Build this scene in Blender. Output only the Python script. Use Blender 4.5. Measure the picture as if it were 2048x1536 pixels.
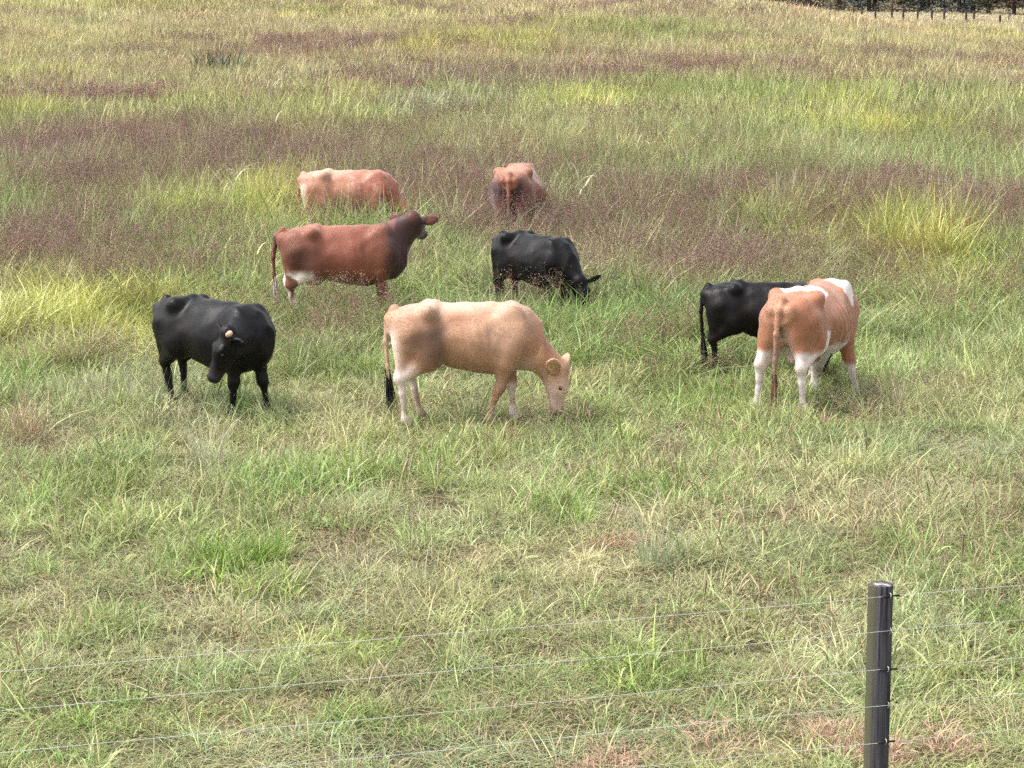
import bpy, math, random
import numpy as np
from mathutils import Vector, Matrix

R = math.radians
scene = bpy.context.scene
for o in list(bpy.data.objects):
    bpy.data.objects.remove(o)

# ---------------------------------------------------------------- camera
cam_data = bpy.data.cameras.new('camera')
cam_data.sensor_width = 36.0
cam_data.lens = 79.98
cam_data.clip_start = 0.1
cam_data.clip_end = 3000
cam = bpy.data.objects.new('camera', cam_data)
scene.collection.objects.link(cam)
cam.location = (0, 0, 4.6)
cam.rotation_euler = (R(90 - 10.557), 0, 0)
scene.camera = cam

# ---------------------------------------------------------------- sky
SUN_EL, SUN_AZ = 58.0, 262.0          # azimuth clockwise from +Y (away from camera)
world = bpy.data.worlds.new('World')
scene.world = world
world.use_nodes = True
wn, wl = world.node_tree.nodes, world.node_tree.links
wn.clear()
sky = wn.new('ShaderNodeTexSky'); sky.sky_type = 'NISHITA'
sky.sun_disc = False
sky.sun_elevation = R(SUN_EL); sky.sun_rotation = R(SUN_AZ)
sky.air_density = 1.2; sky.dust_density = 4.0; sky.ozone_density = 0.6
bw = wn.new('ShaderNodeHueSaturation')       # cloud cover: the sky light is nearly grey
bw.inputs['Saturation'].default_value = 0.22
bg = wn.new('ShaderNodeBackground'); bg.inputs['Strength'].default_value = 0.15
out = wn.new('ShaderNodeOutputWorld')
wl.new(sky.outputs[0], bw.inputs['Color']); wl.new(bw.outputs[0], bg.inputs['Color'])
wl.new(bg.outputs[0], out.inputs['Surface'])

# ---------------------------------------------------------------- sun (veiled by cloud)
sd = bpy.data.lights.new('sun', 'SUN')
sd.energy = 1.5; sd.angle = R(20); sd.color = (1.0, 0.94, 0.87)
sun = bpy.data.objects.new('sun', sd)
scene.collection.objects.link(sun)
az, el = R(SUN_AZ), R(SUN_EL)
sdir = Vector((math.sin(az) * math.cos(el), math.cos(az) * math.cos(el), math.sin(el)))
sun.rotation_euler = sdir.to_track_quat('Z', 'Y').to_euler()

# ---------------------------------------------------------------- exposure
vs = scene.view_settings
vs.view_transform = 'Standard'; vs.look = 'None'; vs.gamma = 1.0; vs.use_curve_mapping = False
vs.exposure = 1.27
scene.cycles.max_bounces = 4
scene.cycles.diffuse_bounces = 2
scene.cycles.glossy_bounces = 2
scene.cycles.transmission_bounces = 2
scene.cycles.transparent_max_bounces = 4
scene.cycles.adaptive_threshold = 0.03
scene.cycles.use_denoising = False

# ================================================================ helpers
col = scene.collection

def link(o, parent=None):
    col.objects.link(o)
    if parent is not None:
        o.parent = parent
    return o

def tag(o, label=None, cat=None, group=None, kind=None):
    if label: o['label'] = label
    if cat: o['category'] = cat
    if group: o['group'] = group
    if kind: o['kind'] = kind
    return o

def mesh_np(name, V, F, mats=(), smooth=False, attrs=None):
    """V (n,3); F list of face tuples or an (m,k) int array."""
    me = bpy.data.meshes.new(name)
    if isinstance(F, np.ndarray):
        V = np.asarray(V, np.float32); m, k = F.shape
        me.vertices.add(len(V)); me.vertices.foreach_set('co', V.ravel())
        me.loops.add(m * k); me.loops.foreach_set('vertex_index', F.astype(np.int32).ravel())
        me.polygons.add(m)
        me.polygons.foreach_set('loop_start', np.arange(0, m * k, k, dtype=np.int32))
        me.update(calc_edges=True)
    else:
        me.from_pydata([tuple(map(float, v)) for v in V], [], [tuple(map(int, f)) for f in F])
        me.update()
    for m_ in mats: me.materials.append(m_)
    if smooth:
        me.polygons.foreach_set('use_smooth', np.ones(len(me.polygons), bool))
    for an, arr in (attrs or {}).items():
        a = me.attributes.new(an, 'FLOAT_COLOR', 'POINT')
        arr = np.asarray(arr, np.float32)
        if arr.shape[1] == 3: arr = np.c_[arr, np.ones(len(arr), np.float32)]
        a.data.foreach_set('color', arr.ravel())
    return me

def empty(name, loc, rz=0):
    o = bpy.data.objects.new(name, None)
    o.empty_display_size = 0.1
    o.location = loc; o.rotation_euler = (0, 0, rz)
    return link(o)

def _hash(ix, iy, seed):
    h = (ix.astype(np.int64) * 374761393 + iy.astype(np.int64) * 668265263 + seed * 974711) & 0x7fffffff
    h = (h ^ (h >> 13)) * 1274126177 & 0x7fffffff
    return ((h ^ (h >> 16)) & 0xffff) / 65535.0

def vnoise(x, y, seed=0):
    x = np.asarray(x, float); y = np.asarray(y, float)
    ix, iy = np.floor(x), np.floor(y); fx, fy = x - ix, y - iy
    fx = fx * fx * (3 - 2 * fx); fy = fy * fy * (3 - 2 * fy)
    a = _hash(ix, iy, seed); b = _hash(ix + 1, iy, seed); c = _hash(ix, iy + 1, seed); d = _hash(ix + 1, iy + 1, seed)
    return (a * (1 - fx) + b * fx) * (1 - fy) + (c * (1 - fx) + d * fx) * fy

def fnoise(x, y, seed=0, octs=3):
    s = 0; a = 1; t = 0
    for i in range(octs):
        s = s + a * vnoise(x * 2 ** i, y * 2 ** i, seed + i * 17); t += a; a *= .5
    return s / t

def smooth01(t):
    t = np.clip(t, 0, 1); return t * t * (3 - 2 * t)

def terrain(x, y):
    x = np.asarray(x, float); y = np.asarray(y, float)
    z = 1.85 * smooth01((y - 75) / 75) * smooth01((24.5 - x) / 15)
    z = z - 0.55 * smooth01((y - 100) / 60) * smooth01((x - 14) / 16)
    z = z + 0.10 * (fnoise(x / 6.0 + 40, y / 6.0, 5, 2) - .5) * smooth01((y - 8) / 6)
    return z

def tz(x, y): return float(terrain(np.array([x]), np.array([y]))[0])

# ---------------------------------------------------------------- materials
def mat(name):
    m = bpy.data.materials.new(name); m.use_nodes = True
    n = m.node_tree.nodes; n.clear()
    o = n.new('ShaderNodeOutputMaterial')
    return m, n, m.node_tree.links, o

def grass_material(name, straw=(0.42, 0.36, 0.20), stem=None, transl=0.28, rough=0.5, spec=0.35):
    m, n, l, o = mat(name)
    ai = n.new('ShaderNodeAttribute'); ai.attribute_type = 'INSTANCER'; ai.attribute_name = 'gcol'
    at = n.new('ShaderNodeAttribute'); at.attribute_type = 'GEOMETRY'; at.attribute_name = 'tint'
    sep = n.new('ShaderNodeSeparateColor'); l.new(at.outputs['Color'], sep.inputs[0])
    mx = n.new('ShaderNodeMix'); mx.data_type = 'RGBA'
    l.new(sep.outputs[1], mx.inputs['Factor']); l.new(ai.outputs['Color'], mx.inputs[6]); mx.inputs[7].default_value = (*straw, 1)
    src = mx.outputs[2]
    if stem is None:
        a2 = n.new('ShaderNodeAttribute'); a2.attribute_type = 'INSTANCER'; a2.attribute_name = 'gcol2'
        mg = n.new('ShaderNodeMix'); mg.data_type = 'RGBA'
        l.new(sep.outputs[2], mg.inputs['Factor']); l.new(ai.outputs['Color'], mg.inputs[6]); l.new(a2.outputs['Color'], mg.inputs[7])
        l.new(mg.outputs[2], mx.inputs[6])
    if stem is not None:
        m2 = n.new('ShaderNodeMix'); m2.data_type = 'RGBA'
        l.new(sep.outputs[2], m2.inputs['Factor']); m2.inputs[6].default_value = (*stem, 1)
        l.new(src, m2.inputs[7]); src = m2.outputs[2]
    hv = n.new('ShaderNodeHueSaturation')
    l.new(src, hv.inputs['Color']); l.new(sep.outputs[0], hv.inputs['Value'])
    p = n.new('ShaderNodeBsdfPrincipled')
    l.new(hv.outputs[0], p.inputs['Base Color'])
    p.inputs['Roughness'].default_value = rough; p.inputs['Specular IOR Level'].default_value = spec
    t = n.new('ShaderNodeBsdfTranslucent'); l.new(hv.outputs[0], t.inputs['Color'])
    ms = n.new('ShaderNodeMixShader'); ms.inputs[0].default_value = transl
    l.new(p.outputs[0], ms.inputs[1]); l.new(t.outputs[0], ms.inputs[2]); l.new(ms.outputs[0], o.inputs[0])
    return m

def noise_material(name, stops, scale=5.0, detail=6, rough=.8, spec=.3, bump=0.0, bump_scale=40, stretch=(1, 1, 1), obj_coords=True):
    m, n, l, o = mat(name)
    tc = n.new('ShaderNodeTexCoord'); mp = n.new('ShaderNodeMapping'); mp.inputs['Scale'].default_value = stretch
    l.new(tc.outputs['Object'], mp.inputs['Vector'])
    nz = n.new('ShaderNodeTexNoise'); nz.inputs['Scale'].default_value = scale; nz.inputs['Detail'].default_value = detail
    l.new(mp.outputs[0], nz.inputs['Vector'])
    rp = n.new('ShaderNodeValToRGB')
    while len(rp.color_ramp.elements) < len(stops): rp.color_ramp.elements.new(.5)
    for e, (p_, c_) in zip(rp.color_ramp.elements, stops): e.position = p_; e.color = (*c_, 1)
    l.new(nz.outputs['Fac'], rp.inputs[0])
    p = n.new('ShaderNodeBsdfPrincipled'); l.new(rp.outputs[0], p.inputs['Base Color'])
    p.inputs['Roughness'].default_value = rough; p.inputs['Specular IOR Level'].default_value = spec
    if bump:
        nb = n.new('ShaderNodeTexNoise'); nb.inputs['Scale'].default_value = bump_scale; nb.inputs['Detail'].default_value = 4
        l.new(mp.outputs[0], nb.inputs['Vector'])
        b = n.new('ShaderNodeBump'); b.inputs['Strength'].default_value = bump; b.inputs['Distance'].default_value = .01
        l.new(nb.outputs['Fac'], b.inputs['Height']); l.new(b.outputs[0], p.inputs['Normal'])
    l.new(p.outputs[0], o.inputs[0])
    return m

def coat_material(name, rough=.55, spec=.35, sheen=.25, var=.09):
    m, n, l, o = mat(name)
    at = n.new('ShaderNodeAttribute'); at.attribute_name = 'coat'
    tc = n.new('ShaderNodeTexCoord')
    nz = n.new('ShaderNodeTexNoise'); nz.inputs['Scale'].default_value = 9; nz.inputs['Detail'].default_value = 8; nz.inputs['Roughness'].default_value = .65
    l.new(tc.outputs['Object'], nz.inputs['Vector'])
    mr = n.new('ShaderNodeMapRange'); mr.inputs[1].default_value = .25; mr.inputs[2].default_value = .75
    mr.inputs[3].default_value = 1 - var; mr.inputs[4].default_value = 1 + var
    l.new(nz.outputs['Fac'], mr.inputs[0])
    hv = n.new('ShaderNodeHueSaturation'); l.new(at.outputs['Color'], hv.inputs['Color']); l.new(mr.outputs[0], hv.inputs['Value'])
    p = n.new('ShaderNodeBsdfPrincipled'); l.new(hv.outputs[0], p.inputs['Base Color'])
    p.inputs['Roughness'].default_value = rough; p.inputs['Specular IOR Level'].default_value = spec
    p.inputs['Sheen Weight'].default_value = sheen; p.inputs['Sheen Roughness'].default_value = .4
    # short hair lying along the body
    mp = n.new('ShaderNodeMapping'); mp.inputs['Scale'].default_value = (25, 110, 45); l.new(tc.outputs['Object'], mp.inputs['Vector'])
    nh = n.new('ShaderNodeTexNoise'); nh.inputs['Scale'].default_value = 1.0; nh.inputs['Detail'].default_value = 3
    l.new(mp.outputs[0], nh.inputs['Vector'])
    b = n.new('ShaderNodeBump'); b.inputs['Strength'].default_value = .10; b.inputs['Distance'].default_value = .006
    l.new(nh.outputs['Fac'], b.inputs['Height']); l.new(b.outputs[0], p.inputs['Normal'])
    l.new(p.outputs[0], o.inputs[0])
    return m
# ================================================================ cattle
def smin(a, b, k):
    h = np.maximum(k - np.abs(a - b), 0) / k
    return np.minimum(a, b) - h * h * k * .25

class Field:
    """signed distance of one animal on a grid; shapes are blended in one after another"""
    def __init__(self, lo, hi, vox):
        self.lo = np.array(lo, float); self.v = vox
        self.n = np.ceil((np.array(hi) - self.lo) / vox).astype(int) + 1
        self.D = np.full(self.n, .4, np.float32)
    def _sl(self, lo, hi):
        a = np.clip(np.floor((np.array(lo) - self.lo) / self.v).astype(int), 0, self.n)
        b = np.clip(np.ceil((np.array(hi) - self.lo) / self.v).astype(int) + 1, 0, self.n)
        s = tuple(slice(i, j) for i, j in zip(a, b))
        ax = [(self.lo[i] + self.v * np.arange(a[i], b[i])) for i in range(3)]
        return s, np.meshgrid(*ax, indexing='ij')
    def add(self, fn, lo, hi, k):
        m = k + .05
        s, (x, y, z) = self._sl(np.array(lo) - m, np.array(hi) + m)
        if x.size == 0: return
        self.D[s] = smin(self.D[s], fn(x, y, z).astype(np.float32), k)
    def sub(self, fn, lo, hi, k):
        s, (x, y, z) = self._sl(np.array(lo) - k, np.array(hi) + k)
        if x.size == 0: return
        self.D[s] = -smin(-self.D[s], fn(x, y, z).astype(np.float32), k)
    def cone(self, a, b, ra, rb, k=.05):
        a = np.array(a, float); b = np.array(b, float); d = b - a; L2 = d @ d
        def fn(x, y, z):
            t = np.clip(((x - a[0]) * d[0] + (y - a[1]) * d[1] + (z - a[2]) * d[2]) / L2, 0, 1)
            return np.sqrt((x - a[0] - t * d[0]) ** 2 + (y - a[1] - t * d[1]) ** 2 + (z - a[2] - t * d[2]) ** 2) - (ra + (rb - ra) * t)
        r = max(ra, rb)
        self.add(fn, np.minimum(a, b) - r, np.maximum(a, b) + r, k)
    def ell(self, c, r, k=.05, M=None, sub=False):
        c = np.array(c, float); r = np.array(r, float)
        M = np.eye(3) if M is None else np.array(M, float)   # rows: the ellipsoid's axes
        def fn(x, y, z):
            p = [M[i][0] * (x - c[0]) + M[i][1] * (y - c[1]) + M[i][2] * (z - c[2]) for i in range(3)]
            k0 = np.sqrt(sum((p[i] / r[i]) ** 2 for i in range(3))); k1 = np.sqrt(sum((p[i] / r[i] ** 2) ** 2 for i in range(3))) + 1e-6
            return k0 * (k0 - 1) / k1
        e = np.sqrt(((M * r[:, None]) ** 2).sum(0))
        (self.sub if sub else self.add)(fn, c - e, c + e, k)
    def chain(self, pts, k=.04):
        for (a, ra), (b, rb) in zip(pts[:-1], pts[1:]): self.cone(a, b, ra, rb, k)
    def mesh(self):
        D = self.D; ins = D < 0
        nx, ny, nz = (i - 1 for i in D.shape)
        cnt = np.zeros((nx, ny, nz), np.int8)
        for i in (0, 1):
            for j in (0, 1):
                for k in (0, 1): cnt += ins[i:i + nx, j:j + ny, k:k + nz]
        act = np.argwhere((cnt > 0) & (cnt < 8)).astype(np.int32)
        idx = np.full((nx, ny, nz), -1, np.int32); idx[tuple(act.T)] = np.arange(len(act))
        P = np.zeros((len(act), 3)); C = np.zeros(len(act))
        cor = np.array([[i, j, k] for i in (0, 1) for j in (0, 1) for k in (0, 1)])
        for a in range(8):
            for b in range(a + 1, 8):
                if np.abs(cor[a] - cor[b]).sum() != 1: continue
                pa, pb = act + cor[a], act + cor[b]
                da, db = D[tuple(pa.T)], D[tuple(pb.T)]
                x = (da < 0) != (db < 0)
                t = (da / np.where(x, da - db, 1))[:, None]
                P += np.where(x[:, None], pa + t * (pb - pa), 0); C += x
        P = self.lo + self.v * P / C[:, None]
        quads = []
        for ax in range(3):
            o1, o2 = [(1, 2), (2, 0), (0, 1)][ax]
            s0 = [slice(1, -1)] * 3; s0[ax] = slice(0, -1)
            s1 = [slice(1, -1)] * 3; s1[ax] = slice(1, None)
            A, B = ins[tuple(s0)], ins[tuple(s1)]
            for flip, msk in ((False, A & ~B), (True, ~A & B)):
                e = np.argwhere(msk)
                off = np.ones(3, int); off[ax] = 0
                e = e + off
                u1 = np.zeros(3, int); u1[o1] = 1; u2 = np.zeros(3, int); u2[o2] = 1
                q = [e - u1 - u2, e - u2, e, e - u1]
                q = np.stack([idx[tuple(c.T)] for c in q], 1)
                quads.append(q[:, ::-1] if flip else q)
        return P, np.concatenate(quads)

def unit(v): v = np.array(v, float); return v / np.linalg.norm(v)

def n3(p, s, seed=0):
    """cheap 3-d noise from three planar noises, 0..1"""
    return (fnoise(p[:, 0] * s, p[:, 2] * s, seed) + fnoise(p[:, 1] * s + 9, p[:, 2] * s + p[:, 0] * s * .5, seed + 3) + fnoise(p[:, 0] * s + 5, p[:, 1] * s, seed + 7)) / 3

def build_cow(name, label, loc, heading, scale, poll, face, brow, coat, feet=None, belly=1.0, depth=0.0,
              tail=None, switch=(.012, .01, .01), horn=False, udder=0.0, vox=.018, bony=1.0, ear_tilt=.1, rough=.55, spec=.35,
              sheen=.25, group=None, crest=0.0, hs=1.0, ear=1.15, lx=1.0, ear_up=-.05):
    poll = np.array(poll, float); f = unit(face); u = unit(np.array(brow, float) - np.dot(brow, f) * f); s = np.cross(u, f)  # s: animal's left
    hp = lambda a, b, c: poll + (f * a + u * b + s * c) * hs          # a along the face, b out of the forehead, c to its left
    lo = np.minimum([-1.12, -.58, -.02], np.min([hp(0, 0, 0), hp(.5, 0, 0), hp(0, .0, .3), hp(0, 0, -.3)], 0) - .12)
    hi = np.maximum([.95, .58, 1.36], np.max([hp(0, 0, 0), hp(.5, 0, 0), hp(0, 0, .3), hp(0, 0, -.3)], 0) + .14)
    F = Field(lo, hi, vox)
    # --- trunk
    xs = np.array([-.90, -.82, -.68, -.48, -.22, .05, .30, .50, .66, .80])
    top = np.array([1.09, 1.19, 1.235, 1.248, 1.250, 1.252, 1.250, 1.243, 1.19, 1.05])
    bot = np.array([.95, .85, .76, .665, .57, .51, .495, .535, .60, .74]) - depth * np.array([0, 0, .3, .8, 1, 1, .9, .6, .3, 0])
    hw = np.array([.095, .15, .20, .235, .300, .328, .295, .235, .19, .11]) * np.array([1, 1, 1, 1 + (belly - 1) * .4, belly, belly, belly, 1, 1, 1])
    def trunk(x, y, z):
        t = np.interp(x, xs, top); b = np.interp(x, xs, bot); w = np.interp(x, xs, hw)
        hh = (t - b) / 2; q = (z - (t + b) / 2) / hh
        w = w * (1 - (.24 + .12 * bony) * np.clip(q, 0, 1.3) ** 1.5) * (1 - .10 * np.clip(-q, 0, 1.3) ** 2)
        g = (np.abs(y / w) ** 2.35 + np.abs(q) ** 2.35) ** (1 / 2.35)
        d = (g - 1) * np.minimum(w, hh)
        dx = np.maximum(np.maximum(xs[0] - x, x - xs[-1]), 0)
        return np.where(dx > 0, np.sqrt(dx ** 2 + np.maximum(d + .0, 0) ** 2) * 1.0 + np.minimum(d, 0) * 0, d)
    F.add(trunk, (-.98, -.55, .35), (.88, .55, 1.32), .03)
    F.ell((.63, 0, .75), (.13, .125, .16), .11)                 # brisket
    for sy in (-1, 1):
        F.ell((.47, .165 * sy, .98), (.18, .095, .26), .10)    # shoulder
        F.ell((-.66, .14 * sy, .90), (.21, .115, .30), .10)    # buttock
        hk = (-.46, (.165 + .048 * bony) * sy, 1.168 + .010 * bony)
        F.cone((-.40, .03 * sy, 1.215), hk, .045, .040, .07)                # hip bone out from the spine
        F.cone(hk, (-.85, .105 * sy, 1.075), .036, .036, .08)               # down to the pin bone
        F.cone((hk[0], hk[1] * .93, hk[2] - .03), (-.44, .215 * sy, .80), .05, .11, .14)   # front edge of the thigh
        F.ell((-.86, .10 * sy, 1.10), (.06, .05, .05), .07)    # pin bone
        F.ell((-.17, (.37 + .1 * (belly - 1)) * sy, 1.13), (.19, .048 * bony, .085), .14, sub=True)   # hollow before the hip
        F.ell((.26, .40 * sy, 1.0), (.07, .09, .3), .10, sub=True)             # behind the shoulder
    # --- legs
    ft = dict(hl=(0, 0), hr=(0, 0), fl=(0, 0), fr=(0, 0)); ft.update(feet or {})
    hooves = []
    for key, sy in (('hl', 1), ('hr', -1)):
        dx, dy = ft[key]
        F.chain([((-.62, .15 * sy, .95), .17), ((-.45 + .15 * dx, .20 * sy + .1 * dy, .70), .115)], .10)
        F.chain([((-.48 + .15 * dx, .19 * sy + .1 * dy, .72), .12), ((-.76 + .6 * dx, .165 * sy + .6 * dy, .50), .056)], .07)
        F.cone((-.70 + .35 * dx, .16 * sy + .3 * dy, .80), (-.785 + .6 * dx, .165 * sy + .6 * dy, .54), .105, .038, .07)    # hamstring
        F.chain([((-.765 + .6 * dx, .165 * sy + .6 * dy, .51), .055), ((-.735 + .75 * dx, .16 * sy + .75 * dy, .36), .037),
                 ((-.715 + .95 * dx, .155 * sy + .95 * dy, .14), .031), ((-.70 + dx, .155 * sy + dy, .10), .046), ((-.665 + dx, .155 * sy + dy, .045), .044)], .025)
        F.ell((-.80 + .6 * dx, .165 * sy + .6 * dy, .535), (.03, .03, .045), .03)       # point of the hock
        hooves.append((-.65 + dx, .155 * sy + dy))
    for key, sy in (('fl', 1), ('fr', -1)):
        dx, dy = ft[key]
        F.chain([((.53, .155 * sy, .92), .14), ((.43 + .15 * dx, .17 * sy + .1 * dy, .68), .105)], .09)
        F.chain([((.44 + .15 * dx, .165 * sy + .1 * dy, .70), .10), ((.47 + .5 * dx, .15 * sy + .5 * dy, .42), .056), ((.47 + .6 * dx, .148 * sy + .6 * dy, .37), .054)], .05)
        F.chain([((.47 + .6 * dx, .148 * sy + .6 * dy, .38), .052), ((.475 + .7 * dx, .145 * sy + .7 * dy, .30), .034),
                 ((.48 + .95 * dx, .14 * sy + .95 * dy, .13), .030), ((.49 + dx, .14 * sy + dy, .10), .045), ((.515 + dx, .14 * sy + dy, .045), .044)], .025)
        hooves.append((.53 + dx, .14 * sy + dy))
    if udder: F.ell((-.44, 0, .56), (.19 * udder, .14 * udder, .12 * udder), .06)
    # --- ribs, muscle and skin unevenness
    s_, (gx, gy, gz) = F._sl(lo, hi)
    rib = np.sin((gx + .25 * (gz - .8)) * 2 * math.pi / .095) * np.clip(1 - ((gx - .12) / .34) ** 2, 0, 1) * np.clip(1 - ((gz - .88) / .30) ** 2, 0, 1) * np.clip((np.abs(gy) - .2) / .1, 0, 1)
    lump = np.sin(gx * 13 + 2.1 * np.sin(gz * 9)) * np.sin(gz * 15 + 1.3 * np.sin(gx * 11) + gy * 8)
    F.D[s_] -= (.0035 * bony * rib + .0045 * lump).astype(np.float32)
    # --- neck
    thr = hp(.13, -.13, 0); nape = hp(-.02, -.01, 0)
    F.cone((.44, 0, 1.05), nape, .125 + crest, .078 + crest * .6, .10)
    mid = (np.array([.60, 0, .93]) + hp(.05, -.09, 0)) / 2
    F.cone((.56, 0, .96), hp(.06, -.08, 0), .172, .092, .10)
    F.cone((.63, 0, .82), thr, .10, .052, .09)
    # --- head
    F.cone(hp(.02, -.035, 0), hp(.17, -.03, 0), .10, .105, .05)
    F.cone(hp(.15, -.035, 0), hp(.40, -.045, 0), .098, .062, .05)
    F.cone(hp(.14, -.12, .0), hp(.38, -.085, 0), .075, .048, .05)
    F.ell(hp(.12, -.10, 0), (.09, .09, .085), .05)
    F.ell(hp(.425, -.055, 0), (.052, .066, .078), .035, M=[f, u, s])
    F.ell(hp(-.015, .015, 0), (.06, .06, .075), .05, M=[f, u, s])          # poll
    for sy in (-1, 1):
        F.ell(hp(.15, .025, .083 * sy), (.045, .03, .03), .035, M=[f, u, s])   # brow
        ed = unit(s * sy * 1.0 - f * (.10 + ear_tilt) + u * ear_up); en = unit(f * .9 + u * .5 + s * sy * .25); en = unit(en - (en @ ed) * ed); e3 = np.cross(ed, en)
        c = hp(.035, -.03, .10 * sy) + ed * .105 * ear
        F.cone(hp(.035, -.03, .07 * sy), hp(.035, -.03, .08 * sy) + ed * .05, .035, .028, .02)
        F.ell(c, (.115 * ear, .027, .068 * ear), .018, M=[ed, en, e3])
        F.ell(c + en * .026 + ed * .02, (.082 * ear, .026, .046 * ear), .012, M=[ed, en, e3], sub=True)
        F.ell(hp(.185, .012, .100 * sy), (.024, .018, .018), .012, M=[f, u, s], sub=True)    # eye socket
        F.ell(hp(.462, -.03, .034 * sy), (.018, .016, .012), .010, M=[f, u, s], sub=True)    # nostril
    # --- tail
    tl = tail or [(-.84, 0, 1.185), (-.915, 0, 1.09), (-.935, 0, .86), (-.915, 0, .60), (-.90, .01, .46)]
    tr = [.05, .034, .026, .022, .020]
    F.chain([(p, r) for p, r in zip(tl, tr)], .03)
    V, Q = F.mesh()
    SC = np.array([lx, 1, 1]) * scale
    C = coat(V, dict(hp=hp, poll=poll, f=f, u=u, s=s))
    lum = C.mean(1)
    C = blend(C, (.20, .15, .10), np.clip(ss(V[:, 2], .42, .08) * ss(n3(V, 12, 21), .36, .62) * .8, 0, 1) * ss(lum, .05, .2))   # mud on the legs
    C = blend(C, (.25, .17, .11), np.clip(ss(n3(V, 9, 25), .58, .70) * .28, 0, 1) * ss(lum, .08, .3))
    root = empty('cow', loc, heading)
    tag(root, label, 'cow', group)
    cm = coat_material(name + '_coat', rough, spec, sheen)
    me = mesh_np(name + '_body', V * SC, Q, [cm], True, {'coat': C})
    body = link(bpy.data.objects.new('body', me), root)
    # --- coat hair: short strips lying back and down over the skin
    nv = len(V); nrm = np.zeros((nv * 3,), np.float32); me.vertices.foreach_get('normal', nrm); nrm = nrm.reshape(-1, 3)
    hr = np.random.default_rng(7 + nv)
    pick = hr.permutation(nv)[:min(nv, 22000)]
    p = V[pick] * SC; nn = nrm[pick]
    flow = np.array([-.75, 0, -.65]) + hr.normal(0, .28, (len(pick), 3)); flow -= (flow * nn).sum(1, keepdims=True) * nn
    flow /= np.linalg.norm(flow, axis=1, keepdims=True) + 1e-6
    sd = np.cross(nn, flow); Lh = hr.uniform(.016, .034, (len(pick), 1)); wh_ = hr.uniform(.002, .0042, (len(pick), 1))
    p = p + hr.normal(0, .005, p.shape) * (1 - np.abs(nn))
    tipv = p + flow * Lh + nn * Lh * hr.uniform(.0, .08, (len(pick), 1))
    HV = np.stack([p - sd * wh_ - nn * .003, p + sd * wh_ - nn * .003, tipv + sd * wh_ * .3, tipv - sd * wh_ * .3], 1).reshape(-1, 3)
    HF = np.arange(len(pick) * 4, dtype=np.int32).reshape(-1, 4)
    HC = np.repeat(np.clip(C[pick] * hr.uniform(.90, 1.11, (len(pick), 1)), 0, 1), 4, 0)
    link(bpy.data.objects.new('coat_hair', mesh_np(name + '_hair', HV, HF, [cm], True, {'coat': HC})), root)
    # --- eyes
    for sy in (-1, 1):
        c = hp(.185, .008, .088 * sy) * SC
        o = bpy.data.objects.new('eye', EYE); o.location = c; o.scale = [scale] * 3
        link(o, root)
    # --- hooves
    for hx, hy in hooves:
        o = bpy.data.objects.new('hoof', HOOF); o.location = (hx * scale * lx, hy * scale, 0); o.scale = [scale] * 3
        link(o, root)
    # --- switch of long tail hair
    rg = np.random.default_rng(len(name) + int(loc[1] * 10))
    VV, FF = [], []
    e = np.array(tl[-1]); d0 = unit(e - np.array(tl[-2]))
    for i in range(90):
        off = rg.normal(0, .012, 3); L = rg.uniform(.20, .36)
        st = e - d0 * rg.uniform(0, .12) + off * .8
        w = rg.uniform(.004, .008); a = rg.uniform(0, 6.28); wd = np.array([math.cos(a), math.sin(a), 0]) * w
        b = len(VV)
        for q in range(4):
            t = q / 3
            p = st + d0 * L * t + np.array([off[0] * 2.2, off[1] * 2.2, -.04 * t]) * t
            ww = wd * (1 - .8 * t)
            VV += [p - ww, p + ww]
        for q in range(3): FF.append((b + 2 * q, b + 2 * q + 1, b + 2 * q + 3, b + 2 * q + 2))
    hm = noise_material(name + '_switch', [(.3, tuple(c * .7 for c in switch)), (.7, tuple(min(1, c * 1.25) for c in switch))], 20, rough=.6)
    link(bpy.data.objects.new('tail_switch', mesh_np(name + '_switch', np.array(VV) * SC, FF, [hm], True)), root)
    if horn:
        pts = [hp(-.0, .03, .08), hp(-.02, .045, .125), hp(-.03, .06, .155), hp(-.03, .07, .175)]; rr = [.030, .032, .030, .016]
        VV, FF = [], []
        for i, (p, r) in enumerate(zip(pts, rr)):
            d = unit(pts[min(i + 1, 3)] - pts[max(i - 1, 0)]); a = unit(np.cross(d, f)); b = np.cross(d, a)
            for q in range(12): VV.append(p + r * (a * math.cos(q * math.pi / 6) + b * math.sin(q * math.pi / 6)))
        for i in range(3):
            for q in range(12): FF.append((i * 12 + q, i * 12 + (q + 1) % 12, i * 12 + 12 + (q + 1) % 12, i * 12 + 12 + q))
        FF.append(tuple(range(36, 48)))
        hm = noise_material('horn_keratin', [(.35, (.55, .33, .22)), (.7, (.72, .50, .38))], 25, rough=.4)
        h = link(bpy.data.objects.new('horn', mesh_np('horn', np.array(VV) * SC, FF, [hm], True)), root)
        h['label'] = 'short pale pinkish horn'
    return root

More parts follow.
